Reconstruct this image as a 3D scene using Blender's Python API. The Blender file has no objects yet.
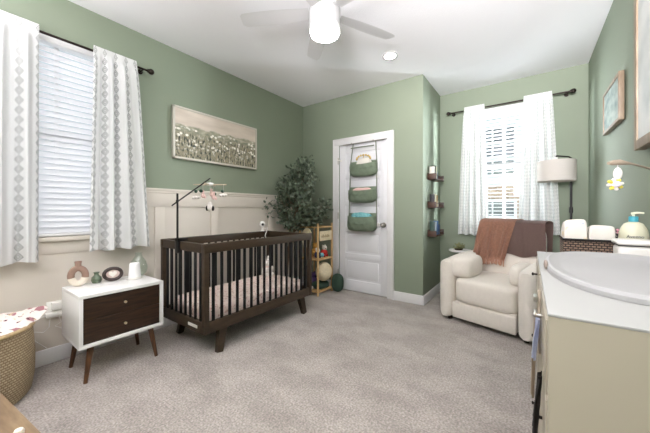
import bpy, bmesh, math, random
from mathutils import Vector, Matrix, noise as mnoise
random.seed(7)
PI = math.pi
SC = bpy.context.scene
COL = SC.collection

# ------------------------------------------------------------------ camera, world, exposure
TH = math.atan(205/285.0)
cam = bpy.data.cameras.new('camera'); camo = bpy.data.objects.new('camera', cam); COL.objects.link(camo)
camo.location = (0, 0, 1.13); camo.rotation_euler = (PI/2, 0, TH)
cam.sensor_width = 36; cam.lens = 36*285/650.0; cam.shift_y = -6.5/650; cam.clip_start = 0.02
SC.camera = camo
SC.view_settings.view_transform = 'Standard'; SC.view_settings.look = 'None'
SC.view_settings.gamma = 1; SC.view_settings.use_curve_mapping = False
SC.view_settings.exposure = 0.66
wd = bpy.data.worlds.new('world'); SC.world = wd; wd.use_nodes = True
wn = wd.node_tree.nodes['Background']; wn.inputs[0].default_value = (.86, .93, 1, 1); wn.inputs[1].default_value = .6
SC.cycles.max_bounces = 12; SC.cycles.diffuse_bounces = 8; SC.cycles.transparent_max_bounces = 24
SC.cycles.sample_clamp_indirect = 6; SC.cycles.caustics_refractive = False; SC.cycles.caustics_reflective = False
FAN_E = 46.0; CAN_E = 80.0; DAY_L = 3.5; DAY_F = 190.0; CEIL_FILL = 92.0; FRONT_FILL = 43.0
LC = (1, .955, .985); DC = (.90, .96, 1)
def area_light(name, loc, rot, sx, sy, power, col):
    l = bpy.data.lights.new(name, 'AREA'); l.shape = 'RECTANGLE'; l.size = sx; l.size_y = sy; l.energy = power; l.color = col
    o = bpy.data.objects.new(name, l); COL.objects.link(o); o.location = loc; o.rotation_euler = rot; return o
area_light('daylight_left', (-3.25, .6, 1.7), (0, -PI/2, 0), 1.6, 1.1, DAY_L, DC)
area_light('daylight_far', (-.28, 4.75, 2.85), (math.radians(-50), 0, 0), 1.2, .6, DAY_F*.3, DC)
def aim(d): return Vector(d).to_track_quat('-Z', 'Y').to_euler()
area_light('daylight_far', (1.25, 4.95, 1.75), aim((-.8, -.6, 0)), 1.2, 1.6, DAY_F*3, DC)
area_light('daylight_far', (-1.4, 4.95, 1.75), aim((.62, -.78, 0)), 1.0, 1.6, DAY_F, DC)

# added fill lamps behind the camera, out of view, evening out the room light
area_light('ceiling_fill', (-1.1, -.7, 2.05), (PI, 0, 0), 2.6, 1.4, CEIL_FILL, LC)
fl = area_light('front_fill', (.05, -.95, 1.9), aim((.0, 3.6, 1.1)), .8, .8, FRONT_FILL, LC); fl.data.spread = math.radians(76)  # unseen fill lamp thrown forward at the ceiling and far walls

# ------------------------------------------------------------------ materials
def mat(name, col, rough=.6, metal=0, var=0, vscale=20, bump=0, bscale=200, stretch=None, col2=None,
        emit=None, estr=0, trans=0, alpha=None, sheen=0, detail=2, spec=None, kind='noise', transl=0):
    m = bpy.data.materials.new(name); m.use_nodes = True; nt = m.node_tree; N = nt.nodes; L = nt.links
    b = N['Principled BSDF']; b.inputs['Base Color'].default_value = (*col, 1); b.inputs['Roughness'].default_value = rough
    b.inputs['Metallic'].default_value = metal
    if spec is not None: b.inputs['Specular IOR Level'].default_value = spec
    if trans: b.inputs['Transmission Weight'].default_value = trans
    if sheen: b.inputs['Sheen Weight'].default_value = sheen
    if emit: b.inputs['Emission Color'].default_value = (*emit, 1); b.inputs['Emission Strength'].default_value = estr
    tc = N.new('ShaderNodeTexCoord'); mp = N.new('ShaderNodeMapping'); L.new(tc.outputs['Object'], mp.inputs[0])
    if stretch: mp.inputs['Scale'].default_value = stretch
    if var or col2:
        t = N.new('ShaderNodeTexNoise'); t.inputs['Scale'].default_value = vscale; t.inputs['Detail'].default_value = detail
        L.new(mp.outputs[0], t.inputs['Vector'])
        r = N.new('ShaderNodeValToRGB'); L.new(t.outputs['Fac'], r.inputs[0]); L.new(r.outputs[0], b.inputs['Base Color'])
        c2 = col2 or tuple(max(0, c*(1-var)) for c in col)
        c1 = col if col2 else tuple(min(1, c*(1+var*.6)) for c in col)
        r.color_ramp.elements[0].position = .35; r.color_ramp.elements[1].position = .65
        r.color_ramp.elements[0].color = (*c2, 1); r.color_ramp.elements[1].color = (*c1, 1)
    if bump:
        t2 = N.new('ShaderNodeTexNoise'); t2.inputs['Scale'].default_value = bscale; t2.inputs['Detail'].default_value = 3
        L.new(mp.outputs[0], t2.inputs['Vector'])
        bp = N.new('ShaderNodeBump'); bp.inputs['Strength'].default_value = bump; bp.inputs['Distance'].default_value = .01
        L.new(t2.outputs['Fac'], bp.inputs['Height']); L.new(bp.outputs[0], b.inputs['Normal'])
    if transl:
        out = N['Material Output']; tr = N.new('ShaderNodeBsdfTranslucent'); tr.inputs[0].default_value = (*col, 1)
        mx = N.new('ShaderNodeMixShader'); mx.inputs[0].default_value = transl
        L.new(b.outputs[0], mx.inputs[1]); L.new(tr.outputs[0], mx.inputs[2]); L.new(mx.outputs[0], out.inputs[0])
    return m
def srgb(r, g, b):
    f = lambda c: ((c/255+.055)/1.055)**2.4 if c/255 > .04045 else c/255/12.92
    return (f(r), f(g), f(b))

M = {}
M['green'] = mat('wall_green_paint', srgb(133, 143, 125), .7, var=.02, vscale=1.5, bump=.05, bscale=300)
M['cream'] = mat('wall_cream_paint', srgb(214, 206, 196), .7, var=.03, vscale=2, bump=.03)
M['ceil'] = mat('ceiling_paint', srgb(240, 240, 243), .9, bump=.2, bscale=120)
M['white'] = mat('white_trim_paint', srgb(220, 219, 220), .5)
M['door'] = mat('white_door_paint', srgb(222, 222, 226), .4)
M['lacq'] = mat('white_lacquer', srgb(232, 231, 230), .3, var=.01)
M['dresser'] = mat('dresser_shaded_paint', srgb(166, 158, 141), .4, var=.015, vscale=3)  # white dresser with the beige shading of its sides put into the colour
M['dark'] = mat('espresso_wood', srgb(58, 46, 34), .5, spec=.3, var=.18, vscale=6, stretch=(1, 1, 6), bump=.05, bscale=60)
M['slat'] = mat('black_slat_paint', srgb(14, 13, 13), .5, spec=.25)
M['walnut'] = mat('walnut_veneer', srgb(60, 40, 25), .45, spec=.35, col2=srgb(34, 22, 15), vscale=5, stretch=(1, 1.2, 14), detail=5)
M['walnutleg'] = mat('walnut_leg', srgb(100, 66, 40), .4, col2=srgb(66, 42, 26), vscale=8, stretch=(6, 6, 1), detail=4)
M['shelfwood'] = mat('rustic_shelf_wood', srgb(84, 54, 38), .5, col2=srgb(50, 30, 22), vscale=8, stretch=(8, 1, 8), detail=4)
M['oak'] = mat('light_oak', srgb(138, 116, 88), .5, col2=srgb(112, 90, 66), vscale=7, stretch=(1, 6, 6), detail=4)
M['pine'] = mat('pale_wood', srgb(196, 180, 156), .55, var=.08, vscale=12, stretch=(1, 1, 5))
M['bamboo'] = mat('bamboo', srgb(206, 170, 120), .5, var=.14, vscale=14, stretch=(1, 1, .4))
M['black'] = mat('black_metal', srgb(28, 26, 26), .4, metal=.3)
M['bronze'] = mat('dark_bronze', srgb(44, 36, 32), .35, metal=.7)
M['nickel'] = mat('brushed_nickel', srgb(176, 172, 166), .28, metal=.9)
M['brass'] = mat('pale_brass', srgb(214, 200, 168), .3, metal=.6)
M['lens'] = mat('fan_diffuser', (1, 1, 1), .5, emit=(1, .94, .90), estr=FAN_E)
M['canlens'] = mat('downlight_lens', (1, 1, 1), .5, emit=(1, .91, .82), estr=CAN_E)
M['plastic'] = mat('white_plastic', srgb(232, 230, 226), .35)
M['blind'] = mat('blind_slat', srgb(242, 242, 244), .5, transl=.4)
M['cloth'] = mat('plain_white_cloth', srgb(220, 216, 208), .9, bump=.3, bscale=180)
M['boucle'] = mat('cream_chenille', srgb(222, 215, 206), .95, var=.025, vscale=45, bump=.45, bscale=170, sheen=.3, stretch=(1, 1, .6))
M['rust'] = mat('rust_knit', srgb(184, 138, 116), .95, var=.12, vscale=60, bump=.6, bscale=220, sheen=.2)
M['mauve'] = mat('mauve_weave', srgb(134, 110, 103), .95, var=.08, vscale=150, bump=.4, bscale=300, sheen=.2)
M['sage'] = mat('sage_canvas', srgb(150, 166, 144), .9, var=.08, vscale=90, bump=.35, bscale=240)
M['sage2'] = mat('sage_webbing', srgb(122, 130, 116), .9)
M['shade'] = mat('linen_shade', srgb(214, 208, 202), .9, var=.05, vscale=160, stretch=(1, 1, 5), transl=.25)
M['dkgreen'] = mat('dark_green_plush', srgb(52, 74, 62), .95, bump=.6, bscale=90)
M['knit'] = mat('cream_knit', srgb(226, 212, 182), .95, var=.08, vscale=40, bump=.8, bscale=90)
M['orange'] = mat('orange_plush', srgb(196, 148, 78), .95, bump=.6, bscale=120)
M['brownp'] = mat('brown_plush', srgb(118, 84, 58), .95, bump=.6, bscale=120)
M['redp'] = mat('red_plush', srgb(178, 44, 36), .9, bump=.4, bscale=120)
M['navyp'] = mat('navy_plush', srgb(44, 52, 84), .9, bump=.4, bscale=120)
M['purplep'] = mat('purple_plush', srgb(86, 66, 112), .9, bump=.4, bscale=120)
M['whitep'] = mat('white_plush', srgb(232, 226, 220), .95, bump=.5, bscale=120)
M['pinkp'] = mat('pink_felt', srgb(222, 190, 184), .95)
M['yellowp'] = mat('yellow_felt', srgb(222, 206, 84), .9)
M['lilac'] = mat('lilac_cloth', srgb(226, 214, 226), .9)
M['glassg'] = mat('green_glass', srgb(190, 212, 198), .08, trans=.85)  # replaced below
def thin_glass(name, tint, refl):
    m = bpy.data.materials.new(name); m.use_nodes = True; N = m.node_tree.nodes; L = m.node_tree.links; N.remove(N['Principled BSDF'])
    t = N.new('ShaderNodeBsdfTransparent'); t.inputs[0].default_value = (*tint, 1); g = N.new('ShaderNodeBsdfGlossy'); g.inputs['Roughness'].default_value = .03
    lw = N.new('ShaderNodeLayerWeight'); pw = N.new('ShaderNodeMath'); pw.operation = 'POWER'; pw.inputs[1].default_value = 5; L.new(lw.outputs['Facing'], pw.inputs[0])
    ad = N.new('ShaderNodeMath'); ad.operation = 'ADD'; ad.inputs[1].default_value = ((refl-1)/(refl+1))**2; L.new(pw.outputs[0], ad.inputs[0]); mx = N.new('ShaderNodeMixShader')
    L.new(ad.outputs[0], mx.inputs[0]); L.new(t.outputs[0], mx.inputs[1]); L.new(g.outputs[0], mx.inputs[2]); L.new(mx.outputs[0], N['Material Output'].inputs[0]); return m
M['glassg'] = thin_glass('green_glass', (.93, .965, .945), 1.5)
M['pane'] = thin_glass('window_pane', (.97, .98, .98), 1.45)
M['sagegl'] = mat('sage_glaze', srgb(92, 106, 86), .3, var=.2, vscale=30)
M['terra'] = mat('terracotta_clay', srgb(150, 122, 108), .85, var=.06, bump=.3)
M['clay'] = mat('white_clay', srgb(232, 222, 208), .85, bump=.3)
M['bark'] = mat('plant_bark', srgb(106, 88, 66), .9, var=.2)
M['soil'] = mat('potting_soil', srgb(52, 42, 36), 1)
M['basketpot'] = mat('plant_pot_ceramic', srgb(200, 196, 188), .5)
M['twig'] = mat('succulent_green', srgb(138, 134, 92), .8, col2=srgb(96, 104, 70), vscale=40)
M['teal'] = mat('teal_plastic', srgb(72, 160, 178), .35)
M['lotion'] = mat('lotion_bottle', srgb(208, 206, 182), .35)
M['ink'] = mat('label_ink', srgb(70, 72, 84), .6)
M['tealc'] = mat('teal_cloth', srgb(140, 196, 196), .9, col2=srgb(96, 160, 172), vscale=50)
M['bluecloth'] = mat('blue_white_cloth', srgb(214, 218, 232), .9, col2=srgb(186, 194, 218), vscale=12, stretch=(1, 6, .7))
M['strap'] = mat('beige_strap', srgb(190, 176, 158), .8)
M['dgrey'] = mat('dark_grey_canvas', srgb(58, 54, 52), .9)
M['gold'] = mat('gold_trim', srgb(206, 176, 104), .4, metal=.5)
M['pinkc'] = mat('pink_cloth', srgb(232, 196, 190), .9)
M['brick'] = None

def nodes(m): return m.node_tree.nodes, m.node_tree.links, m.node_tree.nodes['Principled BSDF']

def leaf_mat():
    m = mat('foliage_leaf', srgb(62, 74, 58), .55); N, L, b = nodes(m)
    oi = N.new('ShaderNodeTexCoord'); t = N.new('ShaderNodeTexNoise'); t.inputs['Scale'].default_value = 26
    L.new(oi.outputs['Object'], t.inputs['Vector']); r = N.new('ShaderNodeValToRGB'); L.new(t.outputs['Fac'], r.inputs[0])
    r.color_ramp.elements[0].position = .3; r.color_ramp.elements[0].color = (*srgb(54, 66, 52), 1)
    r.color_ramp.elements[1].position = .75; r.color_ramp.elements[1].color = (*srgb(146, 154, 138), 1)
    e = r.color_ramp.elements.new(.5); e.color = (*srgb(82, 96, 78), 1)
    L.new(r.outputs[0], b.inputs['Base Color']); return m
M['leaf'] = leaf_mat()
M['blindf'] = mat('far_blind_slat', srgb(218, 219, 220), .6, transl=.08)

def carpet_mat():
    m = mat('carpet', srgb(170, 160, 155), .97, sheen=.2); N, L, b = nodes(m)
    tc = N.new('ShaderNodeTexCoord')
    def tex(scale, st=None, detail=3):
        mp = N.new('ShaderNodeMapping'); L.new(tc.outputs['Object'], mp.inputs[0])
        if st: mp.inputs['Scale'].default_value = st
        t = N.new('ShaderNodeTexNoise'); t.inputs['Scale'].default_value = scale; t.inputs['Detail'].default_value = detail
        L.new(mp.outputs[0], t.inputs[0]); return t
    big = tex(3.4, (1, 1.5, 1), 7); fine = tex(95, None, 4)
    v = N.new('ShaderNodeTexVoronoi'); v.inputs['Scale'].default_value = 62; v.inputs['Randomness'].default_value = .55
    L.new(tc.outputs['Object'], v.inputs['Vector'])
    r1 = N.new('ShaderNodeValToRGB'); L.new(big.outputs[0], r1.inputs[0])
    r1.color_ramp.elements[0].position = .36; r1.color_ramp.elements[0].color = (*srgb(178, 169, 162), 1)
    r1.color_ramp.elements[1].position = .62; r1.color_ramp.elements[1].color = (*srgb(200, 191, 184), 1)
    r2 = N.new('ShaderNodeValToRGB'); L.new(fine.outputs[0], r2.inputs[0])
    r2.color_ramp.elements[0].position = .35; r2.color_ramp.elements[0].color = (.5, .5, .5, 1)
    r2.color_ramp.elements[1].position = .65; r2.color_ramp.elements[1].color = (1, 1, 1, 1)
    r3 = N.new('ShaderNodeValToRGB'); L.new(v.outputs['Distance'], r3.inputs[0])
    r3.color_ramp.elements[0].position = .1; r3.color_ramp.elements[0].color = (1, 1, 1, 1)
    r3.color_ramp.elements[1].position = .75; r3.color_ramp.elements[1].color = (.6, .6, .6, 1)
    m1 = N.new('ShaderNodeMixRGB'); m1.blend_type = 'MULTIPLY'; m1.inputs[0].default_value = .8
    L.new(r1.outputs[0], m1.inputs[1]); L.new(r2.outputs[0], m1.inputs[2])
    m2 = N.new('ShaderNodeMixRGB'); m2.blend_type = 'MULTIPLY'; m2.inputs[0].default_value = .6
    L.new(m1.outputs[0], m2.inputs[1]); L.new(r3.outputs[0], m2.inputs[2]); L.new(m2.outputs[0], b.inputs['Base Color'])
    bp = N.new('ShaderNodeBump'); bp.inputs['Strength'].default_value = .7; bp.inputs['Distance'].default_value = .012
    L.new(r3.outputs[0], bp.inputs['Height']); L.new(bp.outputs[0], b.inputs['Normal'])
    return m
M['carpet'] = carpet_mat()

def curtain_mat(name, strips, dark, width_v, period, base=(236, 237, 238), transl=.4, allover=False):
    """white cloth with woven strips of grey diamonds; uv are metres on the cloth"""
    m = mat(name, srgb(*base), .9); N, L, b = nodes(m)
    uv = N.new('ShaderNodeUVMap'); sx = N.new('ShaderNodeSeparateXYZ'); L.new(uv.outputs[0], sx.inputs[0])
    def math_(op, a, c=None, **k):
        n = N.new('ShaderNodeMath'); n.operation = op
        for i, v in enumerate((a, c)):
            if v is None: continue
            if isinstance(v, (int, float)): n.inputs[i].default_value = v
            else: L.new(v, n.inputs[i])
        return n.outputs[0]
    U, V = sx.outputs[0], sx.outputs[1]
    fv = math_('ABSOLUTE', math_('SUBTRACT', math_('FRACT', math_('DIVIDE', V, period)), .5))       # 0..0.5
    total = None
    for s in strips:
        d = math_('ABSOLUTE', math_('SUBTRACT', U, s))
        un = math_('DIVIDE', d, width_v)                 # 0..1 inside the strip
        dia = math_('ADD', un, math_('MULTIPLY', fv, 2))  # diamond distance
        ring = math_('LESS_THAN', math_('ABSOLUTE', math_('SUBTRACT', dia, .86)), .11)
        core = math_('LESS_THAN', math_('ABSOLUTE', math_('SUBTRACT', dia, .42)), .10)
        inside = math_('LESS_THAN', un, 1.0)
        k = math_('MULTIPLY', math_('MAXIMUM', ring, core), inside)
        total = k if total is None else math_('MAXIMUM', total, k)
    mx = N.new('ShaderNodeMixRGB'); mx.inputs[1].default_value = (*srgb(*base), 1); mx.inputs[2].default_value = (*srgb(*dark), 1)
    L.new(total, mx.inputs[0]); L.new(mx.outputs[0], b.inputs['Base Color'])
    out = N['Material Output']; tr = N.new('ShaderNodeBsdfTranslucent'); L.new(mx.outputs[0], tr.inputs[0])
    ms = N.new('ShaderNodeMixShader'); ms.inputs[0].default_value = transl
    L.new(b.outputs[0], ms.inputs[1]); L.new(tr.outputs[0], ms.inputs[2]); L.new(ms.outputs[0], out.inputs[0])
    return m
M['curtL'] = curtain_mat('diamond_stripe_curtain', [.03, .18, .36, .54, .70], (146, 148, 148), .032, .066, base=(230, 230, 230), transl=.25)
M['curtR'] = curtain_mat('chevron_curtain', [.02+.085*i for i in range(11)], (182, 188, 188), .034, .04, base=(226, 228, 226), transl=.16)

def weave_mat(name, c1, c2, s, sz):
    m = mat(name, c1, .85); N, L, b = nodes(m)
    uv = N.new('ShaderNodeUVMap'); mp = N.new('ShaderNodeMapping'); mp.inputs['Scale'].default_value = (s, sz, 1); L.new(uv.outputs[0], mp.inputs[0])
    br = N.new('ShaderNodeTexBrick'); br.inputs['Scale'].default_value = 1; br.inputs['Color1'].default_value = (*c1, 1)
    br.inputs['Color2'].default_value = (*[c*.75 for c in c1], 1); br.inputs['Mortar'].default_value = (*c2, 1)
    br.inputs['Mortar Size'].default_value = .09; br.inputs['Mortar Smooth'].default_value = .6; br.inputs['Brick Width'].default_value = .6; br.inputs['Row Height'].default_value = .32
    L.new(mp.outputs[0], br.inputs[0]); L.new(br.outputs[0], b.inputs['Base Color'])
    bp = N.new('ShaderNodeBump'); bp.inputs['Strength'].default_value = .35; bp.inputs['Distance'].default_value = .006; bp.invert = True
    L.new(br.outputs['Fac'], bp.inputs['Height']); L.new(bp.outputs[0], b.inputs['Normal']); return m
M['seagrass'] = weave_mat('seagrass_weave', srgb(184, 168, 140), srgb(128, 106, 78), 34, 22)
M['darkweave'] = weave_mat('dark_hyacinth_weave', srgb(128, 106, 90), srgb(18, 12, 10), 30, 26)

def blotch_mat(name, base, cols, scale, thr=.42):
    m = mat(name, base, .9); N, L, b = nodes(m); tc = N.new('ShaderNodeTexCoord')
    prev = None
    for i, (c, sc, th) in enumerate(cols):
        mp = N.new('ShaderNodeMapping'); mp.inputs['Location'].default_value = (i*3.1, i*1.7, i*.9); L.new(tc.outputs['Object'], mp.inputs[0])
        nz = N.new('ShaderNodeTexNoise'); nz.inputs['Scale'].default_value = sc*3; L.new(mp.outputs[0], nz.inputs[0])
        add = N.new('ShaderNodeMixRGB'); add.blend_type = 'ADD'; add.inputs[0].default_value = .035; L.new(mp.outputs[0], add.inputs[1]); L.new(nz.outputs['Color'], add.inputs[2])
        v = N.new('ShaderNodeTexVoronoi'); v.inputs['Scale'].default_value = sc; L.new(add.outputs[0], v.inputs['Vector'])
        r = N.new('ShaderNodeValToRGB'); L.new(v.outputs['Distance'], r.inputs[0])
        r.color_ramp.elements[0].position = th; r.color_ramp.elements[0].color = (1, 1, 1, 1); r.color_ramp.elements[1].position = th+.06; r.color_ramp.elements[1].color = (0, 0, 0, 1)
        mx = N.new('ShaderNodeMixRGB'); L.new(r.outputs[0], mx.inputs[0]); mx.inputs[2].default_value = (*c, 1)
        if prev: L.new(prev, mx.inputs[1])
        else: mx.inputs[1].default_value = (*base, 1)
        prev = mx.outputs[0]
    L.new(prev, b.inputs['Base Color']); return m
M['floral'] = blotch_mat('floral_blanket', srgb(228, 218, 212), [(srgb(160, 112, 118), 13, .3), (srgb(96, 52, 60), 20, .2), (srgb(206, 184, 150), 24, .16)], 1)
M['sheet'] = blotch_mat('floral_sheet', srgb(226, 208, 200), [(srgb(196, 160, 150), 30, .28), (srgb(150, 146, 130), 38, .16)], 1)
M['pouch'] = blotch_mat('floral_pouch', srgb(60, 52, 56), [(srgb(214, 150, 160), 40, .35), (srgb(232, 226, 214), 55, .25)], 1)
M['diaper'] = blotch_mat('printed_diaper', srgb(220, 216, 208), [(srgb(222, 206, 170), 16, .22), (srgb(170, 180, 206), 22, .12)], 1)

def art_mat():
    m = mat('meadow_painting', srgb(200, 190, 180), .8); N, L, b = nodes(m)
    uv = N.new('ShaderNodeUVMap')
    def noise(sx, sy, sc, det=4, loc=0):
        mp = N.new('ShaderNodeMapping'); mp.inputs['Scale'].default_value = (sx, sy, 1); mp.inputs['Location'].default_value = (loc, loc, 0); L.new(uv.outputs[0], mp.inputs[0])
        t = N.new('ShaderNodeTexNoise'); t.inputs['Scale'].default_value = sc; t.inputs['Detail'].default_value = det; L.new(mp.outputs[0], t.inputs[0]); return t.outputs[0]
    def ramp(src, stops):
        r = N.new('ShaderNodeValToRGB'); L.new(src, r.inputs[0]); e = r.color_ramp.elements
        while len(e) < len(stops): e.new(.5)
        for q, (p, c) in zip(e, stops): q.position = p; q.color = (*c, 1)
        return r.outputs[0]
    def mix(f, a, c):
        x = N.new('ShaderNodeMixRGB'); L.new(f, x.inputs[0])
        for i, v in ((1, a), (2, c)):
            if isinstance(v, tuple): x.inputs[i].default_value = (*v, 1)
            else: L.new(v, x.inputs[i])
        return x.outputs[0]
    B0, W1 = (0, 0, 0), (1, 1, 1)
    sky = ramp(noise(1, 2, 3), [(.3, srgb(200, 186, 174)), (.7, srgb(222, 210, 198))])
    strokes = ramp(noise(44, 7, 1.3, 6), [(.34, srgb(44, 50, 48)), (.44, srgb(104, 106, 92)), (.5, srgb(168, 156, 132)), (.57, srgb(118, 120, 104)), (.66, srgb(216, 208, 194))])
    hill = ramp(noise(8, 10, 1.5, 4, 4), [(.35, srgb(124, 128, 110)), (.65, srgb(182, 176, 156))])
    sx = N.new('ShaderNodeSeparateXYZ'); L.new(uv.outputs[0], sx.inputs[0])
    def math_(op, a, c):
        n = N.new('ShaderNodeMath'); n.operation = op
        for i, v in enumerate((a, c)):
            if isinstance(v, (int, float)): n.inputs[i].default_value = v
            else: L.new(v, n.inputs[i])
        return n.outputs[0]
    wob = math_('MULTIPLY', noise(3, .2, 2, 3, 2), .28)
    h = math_('ADD', sx.outputs[1], wob)
    c = mix(ramp(h, [(.80, W1), (.83, B0)]), sky, hill)
    c = mix(ramp(math_('ADD', sx.outputs[1], math_('MULTIPLY', noise(14, 2, 2, 4, 7), .3)), [(.60, W1), (.74, B0)]), c, strokes)
    mp = N.new('ShaderNodeMapping'); mp.inputs['Scale'].default_value = (22, 13, 1); L.new(uv.outputs[0], mp.inputs[0])
    v = N.new('ShaderNodeTexVoronoi'); v.inputs['Scale'].default_value = 1; L.new(mp.outputs[0], v.inputs['Vector'])
    dab = math_('MULTIPLY', ramp(v.outputs['Distance'], [(.30, W1), (.42, B0)]), ramp(sx.outputs[1], [(.12, B0), (.3, W1), (.6, W1), (.7, B0)]))
    dab = math_('MULTIPLY', dab, ramp(noise(5, 4, 2, 2, 9), [(.42, B0), (.52, W1)]))
    c = mix(dab, c, srgb(240, 236, 226))
    L.new(c, b.inputs['Base Color']); return m
M['art'] = art_mat()
M['art2'] = mat('leafy_print', srgb(112, 134, 130), .6, col2=srgb(176, 188, 180), vscale=9, detail=4, stretch=(1, 1, 1.6))
M['art3'] = mat('pale_print', srgb(206, 208, 206), .5, col2=srgb(180, 186, 186), vscale=5)
def wood_light(): return mat('picture_frame_oak', srgb(156, 138, 116), .5, col2=srgb(128, 110, 90), vscale=8, stretch=(5, 5, 1), detail=3)
M['frameoak'] = wood_light()
M['framesilver'] = mat('champagne_frame', srgb(206, 200, 190), .4, metal=.15)
def brick_mat():
    m = mat('outside_brick', srgb(170, 140, 120), .9); N, L, b = nodes(m); tc = N.new('ShaderNodeTexCoord')
    mp = N.new('ShaderNodeMapping'); mp.inputs['Rotation'].default_value = (PI/2, 0, 0); L.new(tc.outputs['Object'], mp.inputs[0])
    br = N.new('ShaderNodeTexBrick'); br.inputs['Scale'].default_value = 5; L.new(mp.outputs[0], br.inputs[0])
    br.inputs['Color1'].default_value = (*srgb(196, 168, 146), 1); br.inputs['Color2'].default_value = (*srgb(150, 122, 104), 1); br.inputs['Mortar'].default_value = (*srgb(214, 206, 196), 1)
    L.new(br.outputs[0], b.inputs['Base Color']); return m
M['brick'] = brick_mat()
M['siding'] = mat('outside_siding', srgb(224, 226, 228), .8)
M['outglass'] = mat('outside_window_glass', srgb(88, 92, 98), .15)
M['basketrim'] = mat('seagrass_rim', srgb(176, 152, 116), .9, var=.2, vscale=60)

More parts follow.
